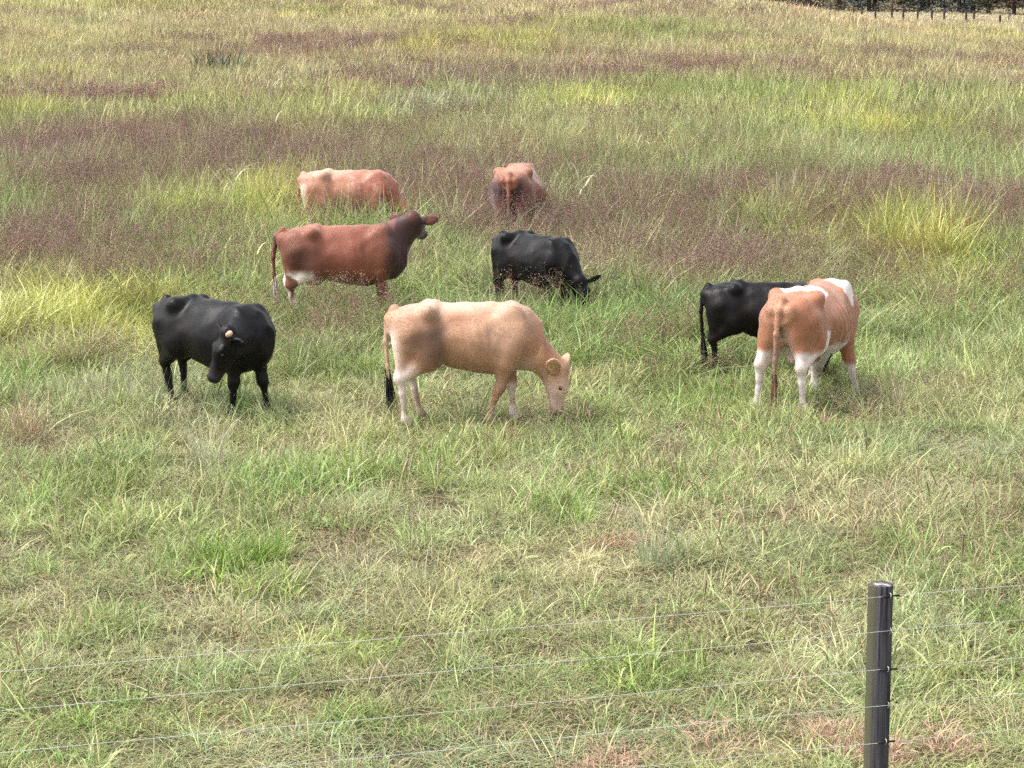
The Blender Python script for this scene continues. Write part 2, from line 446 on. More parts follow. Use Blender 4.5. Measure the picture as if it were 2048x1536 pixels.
# shared small parts: eye and cloven hoof
_ev, _ef = [], []
for i in range(7):
    th = math.pi * i / 6
    for j in range(12):
        ph = 2 * math.pi * j / 12
        _ev.append((.021 * math.sin(th) * math.cos(ph), .021 * math.sin(th) * math.sin(ph), .021 * math.cos(th)))
for i in range(6):
    for j in range(12): _ef.append((i * 12 + j, i * 12 + 12 + j, i * 12 + 12 + (j + 1) % 12, i * 12 + (j + 1) % 12))
_em = noise_material('eye_dark', [(.3, (.008, .005, .004)), (.7, (.015, .01, .008))], 30, rough=.12, spec=.6)
EYE = mesh_np('eye', _ev, _ef, [_em], True)
_hv, _hf = [], []
for sy in (-1, 1):
    b = len(_hv)
    ring = [(-.05, .004), (-.045, .036), (.0, .046), (.045, .034), (.062, .008), (.02, .003)]
    for z, sc in ((-.01, 1.0), (.03, .92), (.06, .78)):
        for x, y in ring: _hv.append((x * sc, sy * y * sc, z))
    for k in range(2):
        for q in range(6): _hf.append((b + k * 6 + q, b + k * 6 + (q + 1) % 6, b + k * 6 + 6 + (q + 1) % 6, b + k * 6 + 6 + q))
    _hf.append(tuple(b + 12 + q for q in range(6)))
_hm = noise_material('hoof_horn', [(.3, (.03, .022, .018)), (.7, (.10, .075, .055))], 18, rough=.5)
HOOF = mesh_np('hoof', _hv, _hf, [_hm])

def blend(a, b, m): return a * (1 - m[:, None]) + np.array(b)[None] * m[:, None]
def gauss(V, c, r, ysym=True):
    y = np.abs(V[:, 1]) if ysym else V[:, 1]
    return np.exp(-(((V[:, 0] - c[0]) / r[0]) ** 2 + ((y - c[1]) / r[1]) ** 2 + ((V[:, 2] - c[2]) / r[2]) ** 2))
def ss(x, a, b): return smooth01((x - a) / (b - a))
def full(V, c): return np.tile(np.array(c, float), (len(V), 1))
def headmask(V, K, a0=-.03): return ss((V - K['poll']) @ K['f'], a0 - .06, a0 + .06) * (np.linalg.norm(V - K['hp'](.2, -.05, 0), axis=1) < .36)
def muzzle(V, K): return ss((V - K['poll']) @ K['f'], .36, .43) * (np.linalg.norm(V - K['hp'](.42, -.05, 0), axis=1) < .16)

def coat_tan(V, K):
    x, y, z = V.T; ay = np.abs(y); nz = n3(V, 6, 1)
    C = full(V, (.37, .198, .118))
    C = blend(C, (.58, .40, .31), .9 * gauss(V, (-.1, .1, 1.26), (.65, .25, .12)))           # pale topline, with light on the back put into the coat
    C = blend(C, (.48, .29, .20), .7 * gauss(V, (.35, .25, 1.0), (.3, .3, .25)))
    C = blend(C, (.13, .068, .043), np.clip((1.4 * gauss(V, (-.52, .25, .90), (.19, .24, .17)) + .9 * gauss(V, (-.36, .25, .93), (.10, .2, .20)) + .7 * gauss(V, (-.40, .25, .74), (.12, .2, .12))) * (.55 + .6 * nz), 0, .95))
    C = blend(C, (.30, .13, .065), .8 * gauss(V, (-.12, .3, 1.13), (.16, .2, .05)))
    C = blend(C, (.42, .18, .08), .7 * ss(x, -.80, -.90) * (z > .9))
    C = blend(C, (.33, .15, .08), .6 * gauss(V, (.78, .15, .85), (.2, .2, .25)))
    leg = ss(z, .62, .48)
    C = blend(C, (.30, .16, .09), leg * (x > .1) * .5)
    C = blend(C, (.11, .06, .04), ss(z, .62, .45) * (x > .1) * gauss(V, (.55, .15, .5), (.07, .5, .2)) * (y < 0))
    C = blend(C, (.72, .60, .55), ss(z + .12 * nz, .78, .60) * ss(x, -.50, -.66) * .95)          # pale hind legs
    C = blend(C, (.70, .57, .49), np.clip(1.2 * gauss(V, (-.88, .14, .80), (.10, .2, .22)), 0, .9))
    C = blend(C, (.70, .58, .50), ss(z, .46, .38) * (x > .1) * (y > 0))
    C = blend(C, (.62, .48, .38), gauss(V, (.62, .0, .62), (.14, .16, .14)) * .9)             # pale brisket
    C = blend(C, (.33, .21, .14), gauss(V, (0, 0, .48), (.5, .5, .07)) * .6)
    h = headmask(V, K)
    C = blend(C, (.50, .30, .20), h * .8)
    C = blend(C, (.66, .47, .40), h * ss((V - K['poll']) @ K['f'], .1, .2) * .8)
    C = blend(C, (.10, .06, .05), muzzle(V, K) * .9)
    e = ss(np.abs((V - K['poll']) @ K['s']), .16, .22) * (np.linalg.norm(V - K['poll'], axis=1) < .36)
    C = blend(C, (.55, .33, .19), e)
    C = blend(C, (.20, .08, .05), e * ss((V - K['hp'](.035, -.03, 0)) @ unit(K['f'] * .9 + K['u'] * .5), -.005, .01) * .9)
    mud = ss(n3(V, 30, 8), .56, .66) * gauss(V, (.2, .33, .92), (.22, .3, .2))
    C = blend(C, (.20, .105, .07), mud * .55)
    t = ss(x, -.89, -.91); C = blend(C, (.50, .33, .23), t * ss(z, 1.0, .8))
    return C

def coat_red(V, K):
    x, y, z = V.T; nz = n3(V, 5, 2)
    C = full(V, (.185, .060, .033))
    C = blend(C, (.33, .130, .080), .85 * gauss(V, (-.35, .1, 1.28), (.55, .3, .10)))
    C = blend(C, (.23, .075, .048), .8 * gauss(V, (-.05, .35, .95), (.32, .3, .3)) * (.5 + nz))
    C = blend(C, (.040, .016, .012), np.clip(gauss(V, (-.62, .2, .86), (.22, .3, .2)), 0, 1) * .9)
    C = blend(C, (.040, .018, .019), ss(x + .25 * (nz - .5), .40, .62) * .92)
    C = blend(C, (.16, .04, .03), gauss(V, tuple(K['poll'] * [1, 0, 1] + [0, abs(K['poll'][1]), .03]), (.1, .2, .05)) * .8)
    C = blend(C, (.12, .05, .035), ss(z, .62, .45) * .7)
    C = blend(C, (.78, .70, .64), ss(n3(V, 7, 12), .44, .50) * ss(z, .74, .60) * ss(x, -.36, -.5) * ss(np.abs(y), .0, .04))
    C = blend(C, (.55, .42, .36), gauss(V, (-.42, 0, .54), (.2, .2, .10)))
    a = (V - K['poll']) @ K['f']; b = (V - K['poll']) @ K['u']; c = (V - K['poll']) @ K['s']
    C = blend(C, (.78, .74, .70), ss(b, .015, .04) * ss(a, .08, .12) * ss(np.abs(c), .06, .04) * (a < .5))
    C = blend(C, (.17, .06, .045), ss(np.abs(c), .17, .22) * (np.linalg.norm(V - K['poll'], axis=1) < .36) * .85)
    C = blend(C, (.14, .05, .035), ss(x, -.90, -.92)); C = blend(C, (.72, .66, .6), ss(x, -.90, -.92) * ss(z, .56, .5))
    return C

def coat_pinto(V, K):
    x, y, z = V.T; nz = n3(V, 5, 4); w = (nz - .5)
    C = full(V, (.36, .150, .082))
    C = blend(C, (.42, .19, .115), .7 * gauss(V, (.1, -.2, 1.15), (.5, .3, .15), False))
    C = blend(C, (.20, .078, .035), np.clip(gauss(V, (-.72, .20, .90), (.16, .13, .15)), 0, 1) * .85)
    C = blend(C, (.26, .10, .05), .6 * gauss(V, (-.2, -.36, .85), (.25, .2, .15), False))
    C = blend(C, (.26, .11, .06), .7 * gauss(V, (-.62, .12, .7), (.15, .1, .1)))
    wh = (.70, .62, .60)
    w2 = n3(V, 11, 14) - .5
    def spot(c, r): return ss(np.sqrt((((V - c) / r) ** 2).sum(1)) + 1.5 * w + 1.1 * w2, 1.02, .94)
    C = blend(C, wh, spot((-.27, -.15, 1.25), (.22, .15, .16)))       # saddle patch on the rump
    C = blend(C, wh, spot((-.40, .06, 1.27), (.13, .12, .12)))
    C = blend(C, wh, spot((.42, -.14, 1.22), (.10, .18, .24)))        # band over the withers
    C = blend(C, wh, ss(z + .28 * w, .70, .64) * ss(x, .34, .24))                       # belly
    C = blend(C, wh, spot((-.38, -.27, .70), (.15, .14, .22)))
    hind = ss(x, -.45, -.55) * ss(z + .2 * w, .66, .56); C = blend(C, (.74, .60, .56), hind)
    C = blend(C, wh, ss(z, .52, .44) * (x < -.3))
    C = blend(C, (.66, .46, .38), gauss(V, (-.85, .0, .72), (.2, .09, .25)) * .9)
    C = blend(C, (.36, .15, .085), ss(z, .44, .52) * ss(x, .32, .4) * ss(z, .8, .7))
    C = blend(C, wh, ss(z, .40, .34) * (x > .2))
    tl = ss(x, -.89, -.91); C = blend(C, (.40, .20, .125), tl); C = blend(C, (.30, .17, .12), tl * ss(z, .9, .7))
    C = blend(C, (.12, .06, .04), .85 * np.exp(-((y - .0) / .03) ** 2) * (x < -.80) * (z < 1.1) * (z > .8) * (x > -.895))
    return C

def coat_cream(V, K):
    x, y, z = V.T; nz = n3(V, 14, 5); n2 = n3(V, 4, 6)
    C = full(V, (.35, .155, .098))
    C = blend(C, (.30, .10, .065), ss(nz + .25 * (x - .1), .52, .62) * ss(x, -.5, -.1))
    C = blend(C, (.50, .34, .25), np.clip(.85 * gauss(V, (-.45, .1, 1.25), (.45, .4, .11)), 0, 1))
    C = blend(C, (.55, .33, .26), ss(n3(V, 26, 9), .55, .64) * .5)
    C = blend(C, (.62, .48, .38), ss(x, -.72, -.84) * ss(z, 1.12, 1.0))
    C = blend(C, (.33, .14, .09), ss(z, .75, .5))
    C = blend(C, (.40, .18, .10), ss(x, -.89, -.91))
    return C

def coat_brown(V, K):
    x, y, z = V.T; nz = n3(V, 6, 7)
    C = full(V, (.21, .078, .044))
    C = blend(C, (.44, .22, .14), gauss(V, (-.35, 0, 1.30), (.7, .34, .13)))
    C = blend(C, (.060, .030, .026), np.clip(gauss(V, (-.82, .14, .93), (.16, .11, .17)) * 1.5, 0, 1))
    C = blend(C, (.27, .10, .058), ss(x, -.89, -.91) * ss(z, .6, .8))
    C = blend(C, (.055, .026, .028), ss(y, .10, .26) * ss(z, 1.14, .98) * .95)
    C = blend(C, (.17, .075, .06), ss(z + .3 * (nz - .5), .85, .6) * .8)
    C = blend(C, (.48, .34, .28), gauss(V, (-.7, .16, .3), (.3, .1, .25)) * (y < 0) * .9)
    C = blend(C, (.44, .36, .36), gauss(V, (-.75, 0, .62), (.2, .07, .14)) * .7)
    return C

def coat_black(V, K):
    x, y, z = V.T; nz = n3(V, 4, 9)
    C = full(V, (.0042, .0038, .0048))
    C = blend(C, (.013, .008, .008), ss(nz, .5, .7) * .8)
    C = blend(C, (.020, .014, .016), muzzle(V, K))
    return C

COWS = 'cattle grazing across the pasture'
build_cow('jersey_cow', 'fawn tan cow with pale hind legs and dark thigh, grazing in the middle', (-.42, 22.45, tz(-.42, 22.45)), R(2), 1.0,
          (1.02, -.05, .575), (.0, -.08, -1), (1, -.35, .05), coat_tan,
          feet=dict(hr=(-.02, 0), hl=(.15, 0), fr=(-.28, -.02), fl=(.0, 0)), udder=0, vox=.016, bony=1.25, depth=-.03, lx=.90, ear=1.3, ear_tilt=.6, group=COWS)
build_cow('horned_cow', 'black cow with one pale horn turning its head back, at the left', (-3.02, 23.05, tz(-3.02, 23)), R(-41), .94,
          (.72, -.50, 1.02), (-.26, -.33, -.9), (-.25, -.85, .35), coat_black, horn=True, hs=1.17, vox=.017, bony=.9, rough=.43, spec=.20, sheen=.0,
          feet=dict(fl=(.08, .05), fr=(-.10, -.02), hr=(.1, 0), hl=(-.05, 0)), crest=-.01, depth=.03, group=COWS)
build_cow('pinto_cow', 'orange and white patched cow seen from behind with splayed hind legs, at the right', (3.17, 23.7, tz(3.17, 23.7)), R(61), 1.02,
          (1.02, .28, .52), (.3, .3, -.95), (.8, .3, .3), coat_pinto, belly=1.12, depth=.02, udder=.7, vox=.016, bony=1.3,
          feet=dict(hl=(-.04, .13), hr=(-.03, -.05), fl=(0, .02), fr=(.02, -.16)),
          tail=[(-.84, 0, 1.185), (-.915, .0, 1.10), (-.93, .02, .86), (-.925, .03, .60), (-.93, .03, .40)], switch=(.22, .13, .08), group=COWS)
build_cow('heifer', 'small black heifer grazing half hidden behind the orange and white cow', (2.87, 25.3, tz(2.87, 25.3)), R(-6), .86,
          (.88, .15, .47), (-.1, .05, -1), (.93, 0, .1), coat_black, lx=.92, vox=.020, bony=.9, rough=.43, spec=.20, sheen=0, depth=.03, group=COWS)
build_cow('red_cow', 'dark red cow with white udder and raised head looking away', (-2.12, 28.9, tz(-2.12, 28.9)), R(8), 1.0,
          (.90, .0, 1.335), (.36, .83, -.46), (.18, .46, .88), coat_red, vox=.019, bony=1.0, udder=.7, ear_tilt=-.05, ear_up=.16, ear=1.1, hs=1.08, belly=1.05, depth=.03, switch=(.6, .52, .46), lx=.96,
          tail=[(-.84, 0, 1.20), (-.93, 0, 1.12), (-.965, 0, .86), (-.96, 0, .62), (-.955, .01, .5)], group=COWS, crest=.015)
build_cow('dry_cow', 'black cow grazing among seed stalks behind the fawn cow, head lowered to the right', (.33, 29.1, tz(.33, 29.1)), R(-52), .88,
          (.92, .05, .66), (.2, .1, -.95), (.75, -.3, .2), coat_black, vox=.020, bony=1.3, rough=.43, spec=.20, sheen=0, depth=.02, group=COWS)
build_cow('roan_cow', 'cream and red roan cow grazing, farthest to the left in tall grass', (-2.62, 37.1, tz(-2.62, 37.1)), R(0), 1.0,
          (.98, .0, .60), (.2, 0, -.97), (.97, 0, .2), coat_cream, vox=.022, lx=.93, bony=1.0, switch=(.1, .06, .04), group=COWS)
build_cow('brown_cow', 'broad brown cow seen from straight behind with dark rump, in tall purple grass', (.08, 37.5, tz(.08, 37.5)), R(82), 1.04,
          (1.0, .15, .55), (.3, .1, -.95), (.9, 0, .3), coat_brown, vox=.022, bony=1.5, belly=1.42, depth=.07, switch=(.15, .06, .03), group=COWS)
# ================================================================ the pasture
PATCHES = [
    ('P',0.4,29.5,0.39,0.71,.6), ('P',0.1,27.6,0.18,0.71,.5), ('P',-3.4,22.5,0.20,0.72,.5), ('P',-2.4,22.8,0.10,0.80,.5), ('P',2.4,24.5,0.32,0.63,.6),
    ('P',-1.6,28.5,0.37,0.75,.5), ('P',-2.1,25.2,0.08,2.24,.5), ('P',-13.7,67.7,3.26,3.11,1.0), ('P',-9.6,68.5,3.74,3.71,.6), ('P',-5.9,66.4,2.90,3.49,.5),
    ('P',-2.1,77.4,5.91,6.09,.7), ('P',2.2,79.8,2.96,3.95,.9), ('P',8.0,86.4,3.77,2.93,.7), ('P',17.9,93.7,3.06,3.94,.4), ('P',-8.1,97.3,6.35,8.54,.45),
    ('P',-3.6,101.1,2.20,5.17,.7), ('P',-9.5,49.4,2.60,4.74,1.0), ('P',-6.8,51.4,2.48,5.14,.8), ('P',-7.1,44.8,3.14,4.62,.7), ('P',-7.0,34.1,0.98,3.04,.9),
    ('P',-5.4,32.2,1.42,2.71,.5), ('P',-6.5,29.5,0.79,2.02,.5), ('P',-4.7,46.4,3.05,6.22,.7), ('P',-1.2,43.5,2.48,5.47,.6), ('P',-0.5,36.1,0.40,2.71,1.2),
    ('P',0.4,35.9,0.64,2.08,.6), ('P',1.8,37.0,2.13,3.98,.5), ('P',4.0,39.6,0.69,2.52,1.0), ('P',7.3,41.2,0.77,2.34,1.3), ('P',5.5,37.0,1.38,3.98,.6),
    ('P',8.0,37.0,0.98,3.57,1.0), ('P',1.8,32.2,1.57,2.10,.6), ('P',3.3,32.9,1.59,2.19,.5), ('P',-2.6,38.3,0.93,2.02,.9), ('P',4.5,32.2,1.14,1.80,.4),
    ('P',11.5,54.2,1.43,3.34,.3), ('P',2.3,45.8,1.20,1.79,.3), ('L',-12.7,60.1,0.79,3.76,1.2), ('L',-16.8,79.9,1.22,3.63,1.0), ('L',-4.2,39.4,1.39,3.29,1.1),
    ('L',-5.1,38.0,0.84,2.28,.7), ('L',-3.8,99.1,1.29,6.08,1.2), ('L',-0.5,100.1,2.07,4.64,1.1), ('L',-8.9,126.0,2.46,7.33,.8), ('L',-4.1,140.5,2.44,7.08,.8),
    ('L',1.5,66.5,1.60,4.59,.9), ('L',-4.2,67.9,0.89,3.11,1.0), ('L',-4.8,57.0,1.00,3.73,.8), ('L',-7.1,64.0,2.80,4.70,.5), ('L',9.3,54.9,2.29,2.51,1.2),
    ('L',8.5,63.4,0.98,2.50,.8), ('L',6.1,33.6,0.86,2.16,1.3), ('L',4.4,37.2,0.46,2.05,1.2), ('L',-6.2,28.7,0.70,1.99,1.3), ('L',-4.5,28.3,0.82,2.37,.9),
    ('L',-5.2,27.5,0.91,2.03,.5), ('L',-2.9,32.7,0.29,1.71,.4), ('L',25.2,129.3,4.50,10.34,1.0), ('L',30.3,138.5,1.20,8.86,1.2), ('L',8.1,64.0,0.84,2.55,.5),
    ('L',4.1,59.1,0.78,1.81,.5), ('L',-31.5,153.7,5.34,12.14,.6), ('L',-22.4,134.7,6.44,7.44,.6), ('L',9.1,98.1,1.50,2.97,.7), ('L',3.1,111.6,1.94,4.48,.6),
    ('L',9.1,57.0,0.75,1.70,.6), ('L',2.4,47.5,0.63,1.88,.4), ('G',-2.2,16.4,0.44,0.57,1.2), ('G',-1.7,16.1,0.44,0.36,1.0), ('G',-3.9,19.0,0.38,0.50,.8),
    ('G',-3.2,18.4,0.50,0.60,.7), ('G',-1.7,19.8,0.67,0.74,.8), ('G',-1.9,18.6,0.50,0.47,.6), ('G',0.7,19.1,0.56,0.54,.7), ('G',1.2,19.4,0.35,0.43,1.0),
    ('G',-0.1,21.6,0.78,0.87,.7), ('G',0.9,20.9,0.52,0.64,.7), ('G',2.5,21.2,0.95,0.84,.7), ('G',-2.9,13.2,0.19,0.38,.8), ('G',-2.1,13.3,0.45,0.45,.9),
    ('G',-2.5,12.5,0.44,0.38,.9), ('G',-1.0,13.6,0.47,0.46,.8), ('G',0.9,14.4,0.20,0.24,.8), ('G',2.8,14.2,0.33,0.44,.6), ('G',3.2,15.2,0.28,0.42,.8),
    ('G',2.5,23.4,1.05,1.14,.8), ('G',1.3,26.1,0.99,1.26,.8), ('G',1.1,27.9,0.94,1.04,.6), ('G',3.9,26.1,0.70,1.40,.7), ('G',4.7,25.7,0.92,1.71,.4),
    ('G',-1.2,31.6,1.05,1.52,.5), ('G',2.7,71.1,3.42,6.86,.8), ('G',6.8,69.8,3.96,6.61,.7), ('G',11.4,67.4,3.54,6.17,.5), ('G',7.0,109.1,3.08,6.12,.8),
    ('G',-0.7,14.8,0.24,0.28,.7), ('G',-2.7,23.3,0.42,0.73,.5), ('G',-5.2,25.1,0.62,1.16,.5), ('B',-2.5,64.7,1.98,5.68,1.0), ('B',-1.0,73.8,3.22,4.52,.5),
    ('B',-0.1,12.7,0.93,0.40,1.0), ('B',-1.4,12.6,0.76,0.39,.7), ('B',-1.3,15.5,0.53,0.33,.7), ('B',0.4,15.0,0.55,0.31,.6), ('B',4.1,20.9,0.56,0.77,.8),
    ('B',3.3,21.2,0.38,0.56,.6), ('B',-3.9,24.4,0.38,1.83,.9), ('B',-4.6,25.0,0.33,1.28,.5), ('B',-2.8,19.9,0.18,0.82,.9), ('B',1.2,16.8,0.27,0.39,.7),
    ('B',0.7,12.9,0.78,0.32,.8), ('B',-1.4,18.6,0.50,0.47,.5), ('B',0.4,21.5,0.48,0.52,.6), ('B',2.5,14.8,0.41,0.70,.5), ('S',-3.1,15.7,0.65,0.47,1.0),
    ('S',-2.0,15.1,0.52,0.44,.7), ('S',-1.0,17.0,0.58,0.39,1.1), ('S',-1.2,15.9,0.36,0.35,.6), ('S',-0.1,16.0,1.09,0.60,.7), ('S',1.3,17.1,0.97,0.53,.8),
    ('S',1.1,18.4,0.62,0.32,.9), ('S',2.9,19.3,0.70,0.66,.8), ('S',3.9,19.3,0.65,0.86,.7), ('S',-3.1,13.9,0.19,0.31,.8), ('S',-2.0,20.9,0.38,0.59,.5),
    ('S',-3.0,19.5,0.26,0.68,.6), ('S',1.2,25.2,0.51,0.51,.7), ('S',-4.5,21.5,0.44,1.04,.8), ('S',-2.8,14.5,0.53,0.33,.6), ('S',1.9,15.8,0.43,0.34,.5),
    ('S',2.7,16.3,0.60,0.51,.5), ('S',-0.4,14.5,0.53,0.33,.5), ('S',-0.7,13.9,0.19,0.21,.8), ('O',4.3,262.9,14.81,28.45,1.2), ('O',16.5,187.5,11.39,25.56,1.2),
    ('O',20.2,161.3,5.95,14.74,1.2), ('O',-6.2,229.2,15.90,16.12,.9), ('O',10.3,209.6,7.27,15.75,1.0), ('O',19.9,121.3,5.01,8.32,.7), ('O',20.3,140.5,3.67,8.10,.6),
    ('O',-2.5,94.3,1.24,3.66,.5), ('O',-9.0,89.1,3.88,3.27,.4), ('O',7.9,47.5,0.62,1.88,.3), ('O',3.1,51.2,0.57,1.65,.4), ('K',0.2,12.3,0.35,0.18,1.3),
    ('K',0.1,12.3,0.26,0.15,1.5), ('K',-0.1,12.2,0.20,0.11,1.5), ('K',0.1,11.8,0.41,0.26,1.6), ('P',-0.5,35.2,0.31,1.85,1.2), ('K',-0.1,12.4,0.14,0.12,.8),
    ('K',0.6,12.6,0.11,0.10,.8), ('K',0.7,13.2,0.13,0.10,.5), ('K',2.1,12.8,0.13,0.15,1.2), ('K',2.4,12.7,0.18,0.14,1.2), ('K',1.4,12.5,0.18,0.08,.4),
    ('K',3.0,13.0,0.09,0.13,1.0), ('K',1.0,17.7,0.24,0.15,.5),
]


def build_ground():
    ys = np.concatenate([np.arange(-20, 60, 1.0), np.arange(60, 260, 4.0), np.array([260, 300, 400, 600, 1000, 1800])])
    xs = np.concatenate([np.array([-1500, -700, -300, -150, -90]), np.arange(-60, 61, 2.0), np.array([90, 150, 300, 700, 1500])])
    X, Y = np.meshgrid(xs, ys); Z = terrain(X, Y)
    V = np.stack([X, Y, Z], -1).reshape(-1, 3); nx = len(xs)
    i = (np.arange(len(ys) - 1)[:, None] * nx + np.arange(nx - 1)[None]).ravel()
    Fq = np.stack([i, i + 1, i + nx + 1, i + nx], 1)
    m = noise_material('pasture_soil', [(.30, (.040, .034, .018)), (.5, (.070, .066, .030)), (.68, (.12, .095, .052))], .9, 10, rough=.95, spec=.1, bump=.8, bump_scale=9)
    o = link(bpy.data.objects.new('ground', mesh_np('ground', V, Fq, [m], True)))
    tag(o, kind='structure', label='pasture ground under the grass')
build_ground()

# ---------------------------------------------------------------- plant clumps
def blade_set(rg, n, spread, h, hv, lean, curl, w, seg=3, dry=.25, flop=0.0, bright=(.65, 1.3)):
    """n grass blades as tapered strips; returns V, F (quads), tint"""
    L = h * rg.uniform(1 - hv, 1 + hv, n)
    rad = spread * np.sqrt(rg.uniform(0, 1, n)); a0 = rg.uniform(0, 6.283, n)
    bx, by = rad * np.cos(a0), rad * np.sin(a0)
    az = a0 + rg.normal(0, 1.1, n); ti = np.abs(rg.normal(0, lean, n)) + flop; cu = curl * rg.uniform(.2, 1.6, n)
    tw = rg.uniform(-1.2, 1.2, n)
    P = []; pos = np.stack([bx, by, np.full(n, -.02)], 1)
    s = np.linspace(0, 1, seg + 1)
    wd = np.stack([-np.sin(az + tw), np.cos(az + tw), np.zeros(n)], 1)
    ww = w * rg.uniform(.6, 1.4, n)
    V = np.zeros((n, seg + 1, 2, 3))
    for i in range(seg + 1):
        wi = ww * (1 - .88 * s[i] ** 1.6) * (.75 + .25 * min(1, s[i] * 4))
        V[:, i, 0] = pos - wd * wi[:, None] / 2; V[:, i, 1] = pos + wd * wi[:, None] / 2
        ang = ti + cu * (s[i] + .5 / seg)
        d = np.stack([np.sin(ang) * np.cos(az), np.sin(ang) * np.sin(az), np.cos(ang)], 1)
        pos = pos + d * (L / seg)[:, None]
        pos[:, 2] = np.maximum(pos[:, 2], .012)
    b = np.arange(n)[:, None] * (seg + 1) * 2 + np.arange(seg)[None] * 2
    F = np.stack([b, b + 1, b + 3, b + 2], -1).reshape(-1, 4)
    t = np.zeros((n, seg + 1, 2, 3))
    t[..., 0] = rg.uniform(*bright, n)[:, None, None]
    dr = (rg.uniform(0, 1, n) < dry) * rg.uniform(.4, 1, n)
    t[..., 1] = np.clip(dr[:, None, None], 0, 1)
    t[..., 2] = ((rg.uniform(0, 1, n) < .45) * rg.uniform(.5, 1, n))[:, None, None]
    return V.reshape(-1, 3), F, t.reshape(-1, 3)

def panicle_set(rg, n, spread, h, sz, nbr=9, nsp=4, stem_w=.004, plume=.30):
    """flowering stems: thin culm and an open head of small spikelets (tint blue: 1 = spikelet)"""
    VV, FF, TT = [], [], []; nb = 0
    for i in range(n):
        r = spread * math.sqrt(rg.uniform()); a = rg.uniform(0, 6.283)
        base = np.array([r * math.cos(a), r * math.sin(a), 0]); hh = h * rg.uniform(.72, 1.2)
        az = rg.uniform(0, 6.283); le = abs(rg.normal(0, .16))
        tip = base + hh * np.array([math.sin(le) * math.cos(az), math.sin(le) * math.sin(az), math.cos(le)])
        wd = np.array([math.cos(az + 1.3), math.sin(az + 1.3), 0]) * stem_w / 2
        br = rg.uniform(.7, 1.25)
        VV += [base - wd, base + wd, tip + wd * .5, tip - wd * .5]; FF.append((nb, nb + 1, nb + 2, nb + 3)); TT += [(br, .2, 0)] * 4; nb += 4
        for k in range(nbr):
            t = 1 - plume * (k + rg.uniform()) / nbr
            p = base + (tip - base) * t
            ba = rg.uniform(0, 6.283); bl = plume * hh * rg.uniform(.25, .6)
            for q in range(nsp):
                f = (q + rg.uniform(.3, 1)) / nsp
                c = p + np.array([math.cos(ba), math.sin(ba), .75 - .9 * f]) * bl * f
                d = rg.normal(0, 1, 3); d[2] = d[2] * .5 - .9; d /= np.linalg.norm(d)
                e = np.cross(d, rg.normal(0, 1, 3)); e /= np.linalg.norm(e)
                l_ = sz * rg.uniform(.7, 1.4); w_ = l_ * .38
                VV += [c - d * l_ * .5, c + e * w_ * .5, c + d * l_ * .5, c - e * w_ * .5]; FF.append((nb, nb + 1, nb + 2, nb + 3))
                TT += [(rg.uniform(.6, 1.35), rg.uniform(0, .25), 1)] * 4; nb += 4
    return np.array(VV), np.array(FF, np.int32), np.array(TT)

def foxtail_set(rg, n, spread, h):
    """bristly cylinder heads on thin arching stems"""
    VV, FF, TT = [], [], []; nb = 0
    for i in range(n):
        r = spread * math.sqrt(rg.uniform()); a = rg.uniform(0, 6.283)
        p = np.array([r * math.cos(a), r * math.sin(a), 0]); az = rg.uniform(0, 6.283); ang = abs(rg.normal(0, .2)); hh = h * rg.uniform(.7, 1.2)
        pts = [p.copy()]
        for q in range(5):
            p = p + hh / 5 * np.array([math.sin(ang) * math.cos(az), math.sin(ang) * math.sin(az), math.cos(ang)]); ang += rg.uniform(.02, .16) * (1 + (q > 2)); pts.append(p.copy())
        wd = np.array([-math.sin(az), math.cos(az), 0])
        for q in range(3):
            VV += [pts[q] - wd * .002, pts[q] + wd * .002, pts[q + 1] + wd * .002, pts[q + 1] - wd * .002]; FF.append((nb, nb + 1, nb + 2, nb + 3)); TT += [(rg.uniform(.8, 1.2), .3, 0)] * 4; nb += 4
        prof = [.002, .006, .007, .006, .001]; ctr = [pts[3], pts[3] * .6 + pts[4] * .4, pts[4], pts[4] * .4 + pts[5] * .6, pts[5]]
        up = np.cross(pts[5] - pts[3], wd); up /= np.linalg.norm(up) + 1e-9
        b0 = nb
        for c, rr in zip(ctr, prof):
            for q in range(4):
                VV.append(c + rr * (wd * math.cos(q * 1.5708) + up * math.sin(q * 1.5708))); TT.append((rg.uniform(.8, 1.25), .1, 1)); nb += 1
        for k in range(4):
            for q in range(4): FF.append((b0 + k * 4 + q, b0 + k * 4 + (q + 1) % 4, b0 + k * 4 + 4 + (q + 1) % 4, b0 + k * 4 + 4 + q))
    return np.array(VV), np.array(FF, np.int32), np.array(TT)

def tile(rg, R0, tufts, vary=.35, loose=None):
    """a patch of sward of radius R0: many tufts of different size side by side, plus loose blades"""
    out = []
    for kw, cnt in tufts:
        for _ in range(cnt):
            V, F, T = blade_set(rg, **kw); s = rg.uniform(1 - vary, 1 + vary)
            r = R0 * math.sqrt(rg.uniform()); a = rg.uniform(0, 6.283)
            T = T.copy(); T[:, 0] *= rg.uniform(.66, 1.34)
            out.append((V * s + [r * math.cos(a), r * math.sin(a), 0], F, T))
    return join(*out)

def join(*sets):
    V, F, T = [], [], []; n = 0
    for v, f, t in sets:
        V.append(v); F.append(f + n); T.append(t); n += len(v)
    return np.concatenate(V), np.concatenate(F), np.concatenate(T)

M_GRASS = grass_material('grass_blade')
M_SEED = grass_material('seed_grass', straw=(.34, .24, .16), stem=(.20, .17, .075), transl=.2, rough=.6)
M_STRAW = grass_material('dry_straw', straw=(.50, .38, .24), transl=.15, rough=.6)

def source_collection(name, sets, m):
    c = bpy.data.collections.new(name)
    for i, (V, F, T) in enumerate(sets):
        o = bpy.data.objects.new('%s_%02d' % (name, i), mesh_np('%s_%02d' % (name, i), V, F, [m], False, {'tint': T}))
        c.objects.link(o)
    return c

